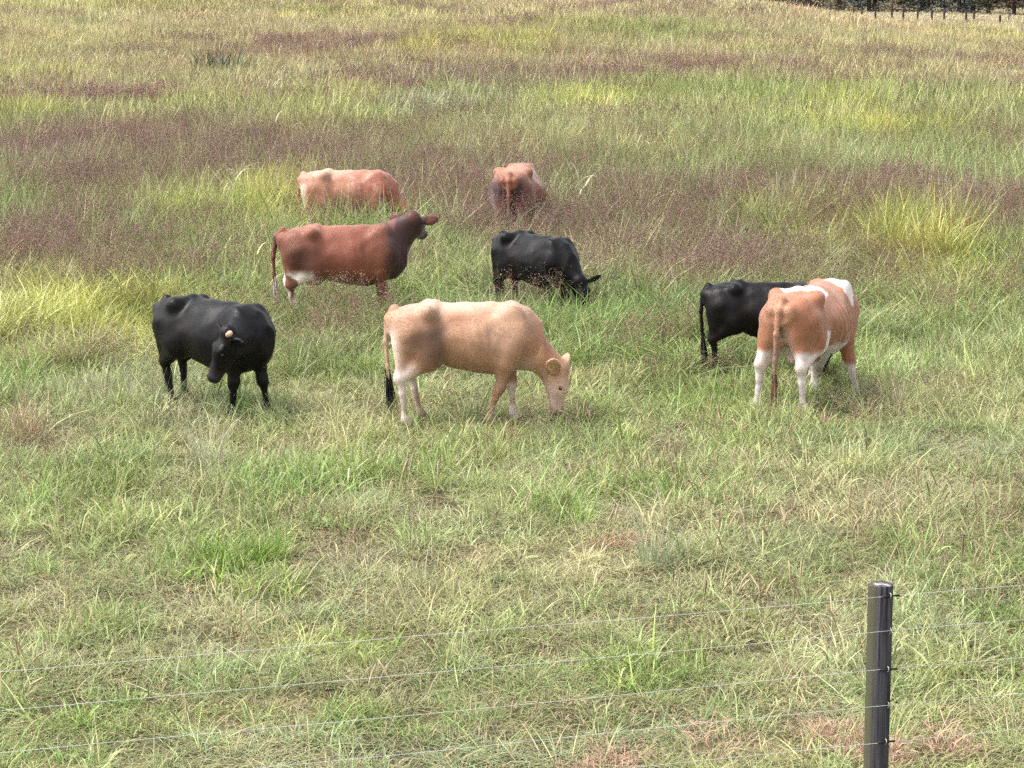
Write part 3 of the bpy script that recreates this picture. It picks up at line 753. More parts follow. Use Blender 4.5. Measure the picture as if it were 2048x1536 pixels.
_GN = {}
def scatter(name, coll, P, rot, scl, idx, gcol, label, cat, gcol2=None):
    """one object whose points carry a clump each"""
    n = len(P)
    me = bpy.data.meshes.new(name); me.vertices.add(n); me.vertices.foreach_set('co', P.astype(np.float32).ravel())
    for an, arr in (('rot', rot), ('scl', scl), ('gcol', gcol), ('gcol2', gcol if gcol2 is None else gcol2)):
        a = me.attributes.new(an, 'FLOAT_VECTOR', 'POINT'); a.data.foreach_set('vector', arr.astype(np.float32).ravel())
    a = me.attributes.new('idx', 'INT', 'POINT'); a.data.foreach_set('value', idx.astype(np.int32))
    me.update()
    o = link(bpy.data.objects.new(name, me))
    g = bpy.data.node_groups.new(name, 'GeometryNodeTree')
    g.interface.new_socket('Geometry', in_out='INPUT', socket_type='NodeSocketGeometry')
    g.interface.new_socket('Geometry', in_out='OUTPUT', socket_type='NodeSocketGeometry')
    N, Lk = g.nodes, g.links
    gi, go = N.new('NodeGroupInput'), N.new('NodeGroupOutput')
    ci = N.new('GeometryNodeCollectionInfo'); ci.inputs['Collection'].default_value = coll
    ci.inputs['Separate Children'].default_value = True; ci.inputs['Reset Children'].default_value = True
    ip = N.new('GeometryNodeInstanceOnPoints'); ip.inputs['Pick Instance'].default_value = True
    def attr(nm, dt):
        a = N.new('GeometryNodeInputNamedAttribute'); a.data_type = dt; a.inputs['Name'].default_value = nm; return a.outputs['Attribute']
    Lk.new(gi.outputs[0], ip.inputs['Points']); Lk.new(ci.outputs[0], ip.inputs['Instance'])
    Lk.new(attr('idx', 'INT'), ip.inputs['Instance Index']); Lk.new(attr('rot', 'FLOAT_VECTOR'), ip.inputs['Rotation'])
    Lk.new(attr('scl', 'FLOAT_VECTOR'), ip.inputs['Scale']); Lk.new(ip.outputs[0], go.inputs[0])
    md = o.modifiers.new('clumps', 'NODES'); md.node_group = g
    tag(o, label, cat, kind='stuff')
    return o

RNG = np.random.default_rng(77)

def sample(y0, y1, dens):
    """jittered points over the strip of pasture between two distances, some metres wider than the view on each side"""
    st = 1 / math.sqrt(dens); out = []
    ys = np.arange(y0, y1, st)
    for y in ys:
        hwid = .232 * y + 2.0 + .03 * y
        x = np.arange(-hwid, hwid, st)
        out.append(np.stack([x, np.full(len(x), y)], 1))
    p = np.concatenate(out)
    return p + RNG.uniform(-.6, .6, p.shape) * st

def weights(x, y):
    """how much of each kind of growth stands at a place"""
    wx = x + (fnoise(x / 1.3, y / 2.2, 31) - .5) * (1.0 + y * .022)
    wy = y + (fnoise(x / 1.5 + 7, y / 2.6, 37) - .5) * (1.6 + y * .05)
    W = {k: np.zeros(len(x)) for k in 'PLGBSOK'}
    for t, cx, cy, rx, ry, s in PATCHES:
        d = ((wx - cx) / rx) ** 2 + ((wy - cy) / ry) ** 2
        W[t] = np.maximum(W[t], s * np.exp(-.9 * d ** 1.4))
    return W

COLS = dict(P=(.225, .132, .132), L=(.46, .47, .12), G=(.225, .335, .065), B=(.30, .375, .215), S=(.50, .435, .27), O=(.62, .47, .26), K=(.50, .27, .20),
            olive=(.29, .295, .125), far=(.46, .405, .215))
COLS = {k: np.array(v) for k, v in COLS.items()}

def grass_colour(x, y, W):
    n = len(x)
    nA = fnoise(x / 2.2, y / 3.6, 3); nB = fnoise(x / .7, y / 1.1, 11); nC = fnoise(x / 9, y / 15, 23)
    far = smooth01((y - 32) / 55)[:, None]
    base = COLS['G'] * .58 + COLS['olive'] * .17 + COLS['B'] * .25
    near = base * (1 - .0) + 0 * x[:, None]
    near = near + (COLS['S'] - near) * (smooth01((nA - .46) / .3) * .5)[:, None] + 0
    near = near + (COLS['B'] - near) * (smooth01((nB - .5) / .3) * .45)[:, None]
    fr = COLS['olive'] * .30 + COLS['far'] * .70 + 0 * x[:, None]
    fr = fr + (COLS['L'] * .9 - fr) * (smooth01((nA - .55) / .25) * .35)[:, None] + (COLS['P'] * 1.6 - fr) * (smooth01((nC - .5) / .25) * .25)[:, None]
    fr = fr + (np.array([.60, .50, .32]) - fr) * (.55 * smooth01((y - 85) / 60))[:, None]      # skylit brightness up the rise, put into the grass colour
    near = near * (1 + .12 * smooth01((22 - y) / 6))[:, None]
    C = near * (1 - far) + fr * far
    for k, amt in (('G', .95), ('B', .85), ('L', 1.0), ('S', .9), ('O', .85), ('K', .8), ('P', .60)):
        m = np.clip(W[k] * amt, 0, .95) * (.55 + .75 * nB)
        C = C + (COLS[k] - C) * np.clip(m, 0, 1)[:, None]
    v = RNG.normal(1, .16, (n, 1)) * (.74 + .52 * nA[:, None])
    C = C * v * (1 + RNG.normal(0, .05, (n, 3)))
    return np.clip(C, .01, .9)

def rots(n, tilt=.12): return np.stack([RNG.normal(0, tilt, n), RNG.normal(0, tilt, n), RNG.uniform(0, 6.283, n)], 1)

def sward_h(y): return np.interp(y, [8, 12, 17, 21, 25, 28, 31, 35, 40, 60, 120, 230], [.125, .13, .15, .20, .235, .29, .35, .57, .56, .58, .52, .45])

COWSPOTS = [(-.42, 22.45, 2, 1.0), (-3.02, 23.05, -41, .94), (3.17, 23.7, 61, 1.02), (2.86, 25.25, 3, .86), (-2.12, 28.9, 8, 1.), (.33, 29.1, -52, .88), (-2.62, 37.1, 0, 1.), (.12, 37.5, 80, 1.)]
def under_cow(x, y, grow=1.0):
    m = np.zeros(len(x), bool)
    for cx, cy, h, s in COWSPOTS:
        c, sn = math.cos(R(h)), math.sin(R(h)); u = (x - cx) * c + (y - cy) * sn; v = -(x - cx) * sn + (y - cy) * c
        m |= ((u - .1) / (1.1 * s * grow)) ** 2 + (v / (.42 * s * grow)) ** 2 < 1
    return m

def put(name, coll, nvar, P2, sc, colr, label, cat, i0=0, tilt=.12, lift=0):
    n = len(P2); P = np.c_[P2, terrain(P2[:, 0], P2[:, 1]) + lift]
    if np.ndim(sc) == 1: sc = np.repeat(sc[:, None], 3, 1)
    idx = i0 + RNG.integers(0, nvar, n)
    return scatter(name, coll, P, rots(n, tilt), sc, idx, colr, label, cat)

# ---- near turf
rg = np.random.default_rng(5)
fine = dict(n=22, spread=.09, h=.20, hv=.5, lean=.7, curl=2.2, w=.0064, seg=3, dry=.22, bright=(.55, 1.35))
tallf = dict(n=4, spread=.10, h=.30, hv=.3, lean=.35, curl=1.3, w=.0055, seg=4, dry=.55)
broad = dict(n=19, spread=.08, h=.22, hv=.4, lean=.5, curl=1.4, w=.0105, seg=4, dry=.05, bright=(.7, 1.25))
laid = dict(n=17, spread=.11, h=.36, hv=.4, lean=.45, curl=.7, w=.0078, seg=4, dry=.30, flop=.85)
def turf_tiles(R0, k):
    q = lambda n: max(1, int(round(n * k)))
    a = [tile(rg, R0, [(fine, q(17)), (tallf, q(3)), (broad, q(1.6)), (laid, q(3))]) for _ in range(7)]
    b = [tile(rg, R0, [(broad, q(17)), (fine, q(7))]) for _ in range(4)]
    c = [tile(rg, R0, [(laid, q(15)), (fine, q(8))]) for _ in range(4)]
    return a + b + c
def place_turf(name, label, coll, y0, y1, dens):
    p = sample(y0, y1, dens); n = len(p); x, y = p.T
    W = weights(x, y); C = grass_colour(x, y, W)
    qx, qy = x + RNG.normal(0, .5, n), y + RNG.normal(0, .7, n); C2 = grass_colour(qx, qy, weights(qx, qy))
    C2 = C2 + (COLS['S'] - C2) * (RNG.uniform(0, 1, (n, 1)) < .35) * .6
    r = RNG.uniform(0, 1, n); idx = RNG.integers(0, 7, n)
    lush = r < np.clip(W['G'] * 1.0 + W['L'] * .5, 0, .95); idx = np.where(lush, RNG.integers(7, 11, n), idx)
    lodge = RNG.uniform(0, 1, n) < np.clip(W['B'] * .8 * (y < 15) + .05 + .25 * W['S'], 0, .85); idx = np.where(lodge & ~lush, RNG.integers(11, 15, n), idx)
    hgt = sward_h(y) / .19 * RNG.uniform(.7, 1.3, n) * (.45 + 1.1 * fnoise(x / .8, y / 1.0, 61)) * np.where(lush, 1.1, 1)
    keep = ~(RNG.uniform(0, 1, n) < np.clip(W['K'] * 1.8 - .15 + .04, 0, .985))
    sc = np.stack([np.ones(n), np.ones(n), hgt], 1); sc[:, :2] *= np.clip(hgt, .8, 1.15)[:, None]
    scatter(name, coll, np.c_[p, terrain(x, y)][keep], rots(keep.sum(), .05), sc[keep], idx[keep], C[keep], label, 'grass', C2[keep])
turfA = source_collection('turf_small', turf_tiles(.19, .30), M_GRASS)
turfB = source_collection('turf_large', turf_tiles(.37, 1.0), M_GRASS)
place_turf('fence_line_grass', 'mown looking mixed grass along the wire fence', turfA, 8.5, 14.6, 15)
place_turf('pasture_grass', 'mixed green and straw coloured pasture grass in the foreground', turfB, 14.4, 29.5, 4.6)

# ---- taller meadow, 24 to 56 m
mblade = dict(n=17, spread=.15, h=.66, hv=.45, lean=.18, curl=.8, w=.0130, seg=3, dry=.25, bright=(.45, 1.45))
mtall = dict(n=5, spread=.18, h=.8, hv=.3, lean=.1, curl=1.6, w=.011, seg=4, dry=.4)
mlush = dict(n=22, spread=.15, h=.72, hv=.3, lean=.28, curl=1.1, w=.017, seg=4, dry=.06)
mead = [tile(rg, .52, [(mblade, 22), (mtall, 16)]) for _ in range(6)] + [tile(rg, .5, [(mlush, 22), (mtall, 4)]) for _ in range(4)]
mead_c = source_collection('meadow_tile', mead, M_GRASS)
p = sample(25, 57, 2.1); n = len(p)
keep = RNG.uniform(0, 1, n) < smooth01((p[:, 1] - 23) / 8); p = p[keep]; n = len(p); x, y = p.T
W = weights(x, y); C = grass_colour(x, y, W); qx, qy = x + RNG.normal(0, .8, n), y + RNG.normal(0, 1.2, n); C2 = grass_colour(qx, qy, weights(qx, qy))
lush = RNG.uniform(0, 1, n) < np.clip(W['L'] * .95 + W['G'] * .3, 0, .95)
idx = np.where(lush, RNG.integers(6, 10, n), RNG.integers(0, 6, n))
hgt = sward_h(y) / .60 * RNG.uniform(.75, 1.2, n) * (.75 + .5 * fnoise(x / 1.5, y / 2, 62)) * np.where(lush, 1.15, 1)
hgt = np.where(under_cow(x, y), hgt * .7, hgt) * (1 - .4 * np.exp(-((x - .1) / .9) ** 2 - ((y - 35.3) / 1.8) ** 2))
sc = np.stack([np.ones(n), np.ones(n), hgt], 1)
scatter('meadow_grass', mead_c, np.c_[p, terrain(x, y)], rots(n, .04), sc, idx, C, 'tall olive meadow grass around and behind the cattle', 'grass', C2)

# ---- beyond, 54 to 118 m
fblade = dict(n=24, spread=.26, h=.66, hv=.5, lean=.16, curl=.8, w=.030, seg=3, dry=.25, bright=(.45, 1.45))
far_c = source_collection('far_tile', [tile(rg, 1.25, [(fblade, 40)]) for _ in range(6)], M_GRASS)
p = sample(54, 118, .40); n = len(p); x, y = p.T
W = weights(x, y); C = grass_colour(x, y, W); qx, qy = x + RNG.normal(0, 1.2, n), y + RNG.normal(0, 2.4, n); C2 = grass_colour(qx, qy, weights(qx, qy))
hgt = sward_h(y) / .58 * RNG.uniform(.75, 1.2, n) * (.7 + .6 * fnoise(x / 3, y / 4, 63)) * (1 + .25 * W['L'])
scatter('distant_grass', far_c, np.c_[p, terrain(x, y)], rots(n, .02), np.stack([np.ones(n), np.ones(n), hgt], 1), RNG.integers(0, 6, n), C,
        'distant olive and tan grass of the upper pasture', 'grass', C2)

# ---- far rise and the field behind the fences
vblade = dict(n=28, spread=.55, h=.62, hv=.5, lean=.16, curl=.7, w=.055, seg=2, dry=.25, bright=(.45, 1.45))
vf_c = source_collection('rise_tile', [tile(rg, 2.6, [(vblade, 50)]) for _ in range(5)], M_GRASS)
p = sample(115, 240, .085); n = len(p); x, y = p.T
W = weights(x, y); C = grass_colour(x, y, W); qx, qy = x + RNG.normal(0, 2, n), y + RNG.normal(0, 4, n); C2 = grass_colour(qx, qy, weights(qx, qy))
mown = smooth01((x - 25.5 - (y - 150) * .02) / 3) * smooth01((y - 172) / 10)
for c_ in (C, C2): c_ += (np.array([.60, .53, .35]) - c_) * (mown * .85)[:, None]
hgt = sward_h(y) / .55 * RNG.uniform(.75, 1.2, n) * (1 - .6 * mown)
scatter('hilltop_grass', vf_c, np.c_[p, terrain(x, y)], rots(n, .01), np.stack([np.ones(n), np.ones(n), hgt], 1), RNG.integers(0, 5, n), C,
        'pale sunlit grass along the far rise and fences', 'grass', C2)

# ---- purple flowering grass
pan_c = source_collection('panicle', [panicle_set(rg, 46, .55, .88, .020) for _ in range(6)], M_SEED)
p = sample(17, 58, 2.0)
W = weights(p[:, 0], p[:, 1])
pr = np.clip(W['P'] * 1.8 + .10 * smooth01((p[:, 1] - 21) / 8) + .20 * smooth01((fnoise(p[:, 0] / 3, p[:, 1] / 4, 71) - .45) / .3) * smooth01((p[:, 1] - 24) / 10) + .03, 0, 1) * (1 - .8 * np.clip(W['L'], 0, 1))
k = (RNG.uniform(0, 1, len(p)) < pr) & ~under_cow(p[:, 0], p[:, 1], 1.15)
p = p[k]; pur = W['P'][k]; n = len(p)
C = np.array([.200, .120, .095]) + (np.array([.215, .085, .122]) - np.array([.200, .120, .095])) * np.clip(pur, 0, 1)[:, None]
C = C * RNG.normal(1, .15, (n, 1))
hgt = np.interp(p[:, 1], [17, 23, 27, 36, 60], [.45, .55, .75, 1.0, 1.0]) * RNG.uniform(.8, 1.15, n)
scatter('purple_seed_grass', pan_c, np.c_[p, terrain(p[:, 0], p[:, 1])], rots(n, .04), np.stack([np.ones(n), np.ones(n), hgt], 1), RNG.integers(0, 6, n), np.clip(C, .01, 1),
        'hazy purple flowering grass heads standing above the meadow', 'grass')
pan2_c = source_collection('far_panicle', [panicle_set(rg, 110, 1.4, .85, .045, 6, 3, .010, .4) for _ in range(4)], M_SEED)
p = sample(56, 138, .27)
W = weights(p[:, 0], p[:, 1])
k = RNG.uniform(0, 1, len(p)) < np.clip(W['P'] * 1.5 + .10, 0, 1) * (1 - .8 * np.clip(W['L'], 0, 1))
p = p[k]; n = len(p); C = np.array([.225, .098, .125]) * RNG.normal(1, .13, (n, 1))
scatter('distant_purple_grass', pan2_c, np.c_[p, terrain(p[:, 0], p[:, 1])], rots(n, .02), RNG.uniform(.75, 1.15, (n, 1)) * np.ones((1, 3)), RNG.integers(0, 4, n), np.clip(C, .01, 1),
        'bands of purple flowering grass across the distant pasture', 'grass')

# ---- loose stems and foxtail heads in the near turf
fox = [foxtail_set(rg, 4, .25, .36) for _ in range(6)]
fox_c = source_collection('foxtail', fox, M_SEED)
p = sample(10, 30, 9)
dens = .03 + .40 * np.exp(-(((p[:, 0] - 2.6) / 2.2) ** 2 + ((p[:, 1] - 18) / 2.3) ** 2))
p = p[RNG.uniform(0, 1, len(p)) < dens]
C = np.array([.40, .32, .20]) * RNG.normal(1, .15, (len(p), 1))
scatter('foxtail_grass', fox_c, np.c_[p, terrain(p[:, 0], p[:, 1])], rots(len(p), .1), RNG.uniform(.7, 1.25, (len(p), 1)) * np.ones((1, 3)), RNG.integers(0, 6, len(p)), np.clip(C, .01, 1),
        'tan foxtail seed heads scattered through the near turf', 'grass')

# ---- pinkish dead straw on the ground by the fence
lit = [blade_set(rg, 60, .15, .10, .5, .2, 1.2, .0045, 3, .45, flop=1.35, bright=(.55, 1.35)) for _ in range(6)]
lit_c = source_collection('litter', lit, M_STRAW)
p = sample(9, 22, 150)
W = weights(p[:, 0], p[:, 1])
p = p[RNG.uniform(0, 1, len(p)) < np.clip(W['K'] * 2.2 - .25, 0, 1)]
C = np.array([.45, .27, .205]) * RNG.normal(1, .18, (len(p), 1))
scatter('dead_straw', lit_c, np.c_[p, terrain(p[:, 0], p[:, 1]) + .03], rots(len(p), .2), RNG.uniform(.7, 1.4, (len(p), 1)) * np.ones((1, 3)), RNG.integers(0, 6, len(p)), np.clip(C, .01, 1),
        'pinkish dead straw lying matted on bare soil by the fence', 'straw')

# ---- matted thatch between the tufts
tha_c = source_collection('thatch', [blade_set(rg, 150, .34, .13, .5, .25, 1.2, .0060, 3, .5, flop=1.2, bright=(.5, 1.3)) for _ in range(5)], M_STRAW)
p = sample(8.5, 27, 6); n = len(p)
C = np.array([.30, .26, .145]) * RNG.normal(1, .18, (n, 1)) * (1 + RNG.normal(0, .06, (n, 3)))
scatter('dead_thatch', tha_c, np.c_[p, terrain(p[:, 0], p[:, 1]) + .01], rots(n, .03), RNG.uniform(.8, 1.25, (n, 1)) * np.ones((1, 3)), RNG.integers(0, 5, n), np.clip(C, .02, 1),
        'matted dead thatch lying under the green turf', 'thatch', np.clip(C * [.8, 1.15, .75], .02, 1))
# ================================================================ fences
def tube(pts, rad, nseg=6, caps=True):
    pts = [np.array(p, float) for p in pts]; rad = rad if isinstance(rad, (list, tuple)) else [rad] * len(pts)
    V, F = [], []
    for i, (p, r) in enumerate(zip(pts, rad)):
        d = unit(pts[min(i + 1, len(pts) - 1)] - pts[max(i - 1, 0)])
        a = unit(np.cross(d, (0, 0, 1) if abs(d[2]) < .9 else (1, 0, 0))); b = np.cross(d, a)
        for q in range(nseg): V.append(p + r * (a * math.cos(2 * math.pi * q / nseg) + b * math.sin(2 * math.pi * q / nseg)))
    for i in range(len(pts) - 1):
        for q in range(nseg): F.append((i * nseg + q, i * nseg + (q + 1) % nseg, (i + 1) * nseg + (q + 1) % nseg, (i + 1) * nseg + q))
    if caps: F += [tuple(range(nseg))[::-1], tuple(range((len(pts) - 1) * nseg, len(pts) * nseg))]
    return np.array(V), F

def post_material():
    m, n, l, o = mat('post_timber')
    tc = n.new('ShaderNodeTexCoord')
    mp = n.new('ShaderNodeMapping'); mp.inputs['Scale'].default_value = (48, 48, 1.3); l.new(tc.outputs['Object'], mp.inputs['Vector'])
    nz = n.new('ShaderNodeTexNoise'); nz.inputs['Scale'].default_value = 1.6; nz.inputs['Detail'].default_value = 9; nz.inputs['Roughness'].default_value = .6; l.new(mp.outputs[0], nz.inputs['Vector'])
    rp = n.new('ShaderNodeValToRGB'); e = rp.color_ramp.elements
    e[0].position = .34; e[0].color = (.022, .021, .030, 1); e[1].position = .68; e[1].color = (.120, .112, .122, 1)
    l.new(nz.outputs['Fac'], rp.inputs[0])
    # green-grey left side: light from the left put into the colour
    ge = n.new('ShaderNodeSeparateXYZ'); l.new(tc.outputs['Object'], ge.inputs[0])
    n2 = n.new('ShaderNodeTexNoise'); n2.inputs['Scale'].default_value = 7; n2.inputs['Detail'].default_value = 6; l.new(mp.outputs[0], n2.inputs['Vector']); n2.inputs['Scale'].default_value = .7
    ma = n.new('ShaderNodeMath'); ma.operation = 'MULTIPLY_ADD'; l.new(ge.outputs[0], ma.inputs[0]); ma.inputs[1].default_value = -9.0; l.new(n2.outputs['Fac'], ma.inputs[2])
    mr = n.new('ShaderNodeMapRange'); mr.inputs[1].default_value = .62; mr.inputs[2].default_value = 1.0; l.new(ma.outputs[0], mr.inputs[0])
    mx = n.new('ShaderNodeMix'); mx.data_type = 'RGBA'; l.new(mr.outputs[0], mx.inputs['Factor']); l.new(rp.outputs[0], mx.inputs[6]); mx.inputs[7].default_value = (.085, .082, .055, 1)
    # end grain: pale cracks on the sawn top
    n3_ = n.new('ShaderNodeTexNoise'); n3_.inputs['Scale'].default_value = 26; n3_.inputs['Detail'].default_value = 4; l.new(tc.outputs['Object'], n3_.inputs['Vector'])
    m3 = n.new('ShaderNodeMapRange'); m3.inputs[1].default_value = .56; m3.inputs[2].default_value = .66; l.new(n3_.outputs['Fac'], m3.inputs[0])
    zt = n.new('ShaderNodeMath'); zt.operation = 'GREATER_THAN'; l.new(ge.outputs[2], zt.inputs[0]); zt.inputs[1].default_value = 1.3935
    m3.inputs[4].default_value = .7; mm = n.new('ShaderNodeMath'); mm.operation = 'MULTIPLY'; l.new(m3.outputs[0], mm.inputs[0]); l.new(zt.outputs[0], mm.inputs[1])
    m4 = n.new('ShaderNodeMix'); m4.data_type = 'RGBA'; l.new(mm.outputs[0], m4.inputs['Factor']); l.new(mx.outputs[2], m4.inputs[6]); m4.inputs[7].default_value = (.55, .50, .50, 1)
    p = n.new('ShaderNodeBsdfPrincipled'); l.new(m4.outputs[2], p.inputs['Base Color']); p.inputs['Roughness'].default_value = .9; p.inputs['Specular IOR Level'].default_value = .08
    b = n.new('ShaderNodeBump'); b.inputs['Strength'].default_value = .5; b.inputs['Distance'].default_value = .006; l.new(nz.outputs['Fac'], b.inputs['Height']); l.new(b.outputs[0], p.inputs['Normal'])
    l.new(p.outputs[0], o.inputs[0])
    return m

M_WIRE = noise_material('galvanised_wire', [(.3, (.46, .47, .46)), (.7, (.70, .71, .68))], 60, rough=.38, spec=.5)
for nd in M_WIRE.node_tree.nodes:
    if nd.type == 'BSDF_PRINCIPLED': nd.inputs['Metallic'].default_value = .25
M_SLEEVE = noise_material('black_rubber', [(.3, (.008, .008, .008)), (.7, (.02, .02, .02))], 40, rough=.5)

def near_fence():
    px, py = 1.929, 11.5
    root = empty('wire_fence', (px, py, 0))
    tag(root, 'dark round timber fence post carrying five thin strained wires', 'fence')
    # the post: slightly uneven round timber with a bevelled sawn top
    N = 40; prof = [(-.35, .0665), (.0, .066), (.3, .0655), (.6, .0652), (.9, .065), (1.2, .0648), (1.36, .0645), (1.388, .0643), (1.3935, .0632)]
    V, F = [], []
    rg = np.random.default_rng(3); wob = rg.normal(0, .0006, N)
    for z, r in prof:
        for q in range(N):
            a = 2 * math.pi * q / N; rr = r * (1 + .006 * math.sin(2 * a + z)) + wob[q]
            V.append((rr * math.cos(a) + .002 * math.sin(3 * z), rr * math.sin(a), z))
    for i in range(len(prof) - 1):
        for q in range(N): F.append((i * N + q, i * N + (q + 1) % N, (i + 1) * N + (q + 1) % N, (i + 1) * N + q))
    b = len(V); V.append((0, 0, 1.394)); t0 = (len(prof) - 1) * N
    F += [(t0 + q, t0 + (q + 1) % N, b) for q in range(N)]
    me = mesh_np('post', V, F, [post_material()], True)
    me.polygons.foreach_set('use_smooth', [len(p.vertices) == 4 and min(V[i][2] for i in p.vertices) < 1.38 for p in me.polygons])
    post = link(bpy.data.objects.new('post', me), root)
    d = np.array([.9613, .2756, 0]); nrm = np.array([.2756, -.9613, 0])
    for i, z in enumerate((1.345, 1.154, .947, .750, .550)):
        off = nrm * .069
        pts = []
        for t in (-14, -11, -8, -6, -4, -2.5, -1.2, -.4, 0, .4, 1.2, 2.5, 4, 6, 9):
            sag = -.010 * (abs(t) / 6) * max(0, 2 - abs(t) / 7) + .004 * math.sin(t * 1.7 + i)
            pts.append(off + d * t + np.array([0, 0, z + sag]))
        V, F = tube(pts, .0013, 6)
        link(bpy.data.objects.new('wire', mesh_np('wire', V, F, [M_WIRE], True)), root)
        if i in (0, 2, 4):
            V, F = tube([off + d * t + np.array([0, 0, z]) for t in (-.022, .0, .04, .075)], .0055, 8)
            link(bpy.data.objects.new('insulator_sleeve', mesh_np('sleeve', V, F, [M_SLEEVE], True)), root)
        c = off + d * (.022 + .008 * (i % 2)) + np.array([0, 0, z])
        V, F = tube([c + nrm * -.012 + np.array([.0, 0, .016]), c + nrm * .007 + np.array([.001, 0, .012]), c + nrm * .009 + np.array([0, 0, 0]), c + nrm * .007 + np.array([-.002, 0, -.010]), c + nrm * -.012 + np.array([-.003, 0, -.014])], .0024, 6)
        link(bpy.data.objects.new('staple', mesh_np('staple', V, F, [M_WIRE], True)), root)
near_fence()

M_FARPOST = noise_material('weathered_post', [(.3, (.022, .016, .016)), (.7, (.055, .042, .038))], 6, rough=.8, stretch=(8, 8, 1))
def far_fence(label, x0, y0, dx, dy, n, h):
    x1, y1 = x0 + dx * (n - 1), y0 + dy * (n - 1)
    root = empty('field_fence', (x0, y0, tz(x0, y0))); tag(root, label, 'fence', 'fences along the far lane')
    zz = tz(x0, y0); rg = np.random.default_rng(int(x0 * 10))
    V, F = tube([(0, 0, -.3), (0, 0, .5), (0, 0, h - .02), (0, 0, h)], [.088, .086, .084, .07], 10)
    pm = mesh_np('far_post', V, F, [M_FARPOST], True)
    tops = []
    for i in range(n):
        x, y = dx * i + rg.normal(0, .1), dy * i + rg.normal(0, .15)
        z = tz(x0 + x, y0 + y) - zz
        o = bpy.data.objects.new('post', pm); o.location = (x, y, z); o.rotation_euler = (rg.normal(0, .02), rg.normal(0, .02), rg.uniform(0, 6)); o.scale = (1, 1, rg.uniform(.94, 1.06))
        link(o, root); tops.append((x, y, z))
    for k in (.35, .65, .93):
        V, F = tube([(x, y, z + h * k) for x, y, z in tops], .007, 5)
        link(bpy.data.objects.new('wire', mesh_np('far_wire', V, F, [M_FARPOST], True)), root)
far_fence('nearer row of dark posts with wires along the far lane', 28.1, 219, .99, -7.6, 10, 1.30)
far_fence('further row of dark posts with wires along the far lane', 30.1, 224, 1.02, -7.4, 9, 1.35)

# ================================================================ trees beyond the fences
M_BARK = noise_material('bark', [(.3, (.035, .026, .022)), (.7, (.10, .080, .066))], 8, rough=.9, stretch=(4, 4, 1), bump=.5)
def leaf_mat(name, a, b):
    m = noise_material(name, [(.3, a), (.55, tuple((x + y) / 2 for x, y in zip(a, b))), (.72, b)], .9, 4, rough=.6, spec=.25)
    return m
LEAF = dict(blue=leaf_mat('dark_needles', (.030, .042, .040), (.080, .10, .092)), tan=leaf_mat('tan_foliage', (.14, .115, .07), (.34, .27, .17)),
            rust=leaf_mat('rust_foliage', (.055, .032, .022), (.13, .070, .045)), olive=leaf_mat('olive_foliage', (.04, .045, .022), (.12, .115, .06)))

def make_tree(label, x, y, h, rad, kind, seed, conifer):
    rg = np.random.default_rng(seed); z0 = tz(x, y)
    root = empty('conifer_tree' if conifer else 'broadleaf_tree', (x, y, z0), rg.uniform(0, 6)); tag(root, label, 'tree', 'trees behind the far fences')
    VV, FF = [], []; n0 = 0
    def addt(v, f):
        nonlocal n0
        VV.append(v); FF.extend([tuple(i + n0 for i in q) for q in f]); n0 += len(v)
    addt(*tube([(0, 0, -.3), (.05, 0, h * .3), (0, .08, h * .65), (0, 0, h * .98)], [rad * .085, rad * .065, rad * .04, .02], 8))
    LV, LF = [], []
    nl = int(46 * (1 if conifer else 1))
    for i in range(nl):
        t = (i + rg.uniform()) / nl
        zb = .25 + t * (h * .95 - .25) if conifer else .5 + (h * .8) * t
        L = rad * ((1 - t) ** .8 * rg.uniform(.75, 1.1) + .08) if conifer else rad * math.sqrt(max(.05, 1 - (2 * t - .75) ** 2 * .75)) * rg.uniform(.6, 1.05)
        a = i * 2.4 + rg.normal(0, .3); dz = (-.22 if conifer else .30) * L
        tip = np.array([math.cos(a) * L, math.sin(a) * L, zb + dz]); st = np.array([0, 0, zb])
        md_ = (st + tip) / 2 + np.array([0, 0, .08 * L])
        addt(*tube([st, md_, tip], [.045, .03, .008], 5, False))
        m = 70
        u = rg.uniform(.12, 1.05, m); c = st + (tip - st) * u[:, None] + rg.normal(0, 1, (m, 3)) * np.array([.26, .26, .13 if conifer else .3]) * (.5 + .5 * L / rad) * rad * .33
        c[:, 2] = np.maximum(c[:, 2], .08)
        for cc in c:
            d = rg.normal(0, 1, 3); d[2] = d[2] * .4 - .3; d /= np.linalg.norm(d); e = np.cross(d, rg.normal(0, 1, 3)); e /= np.linalg.norm(e)
            s = rg.uniform(.10, .24); b = len(LV)
            LV += [cc - d * s, cc + e * s * .4, cc + d * s, cc - e * s * .4]; LF.append((b, b + 1, b + 2, b + 3))
    link(bpy.data.objects.new('trunk', mesh_np('trunk', np.concatenate(VV), FF, [M_BARK], True)), root)
    link(bpy.data.objects.new('crown', mesh_np('crown', np.array(LV), np.array(LF, np.int32), [LEAF[kind]])), root)
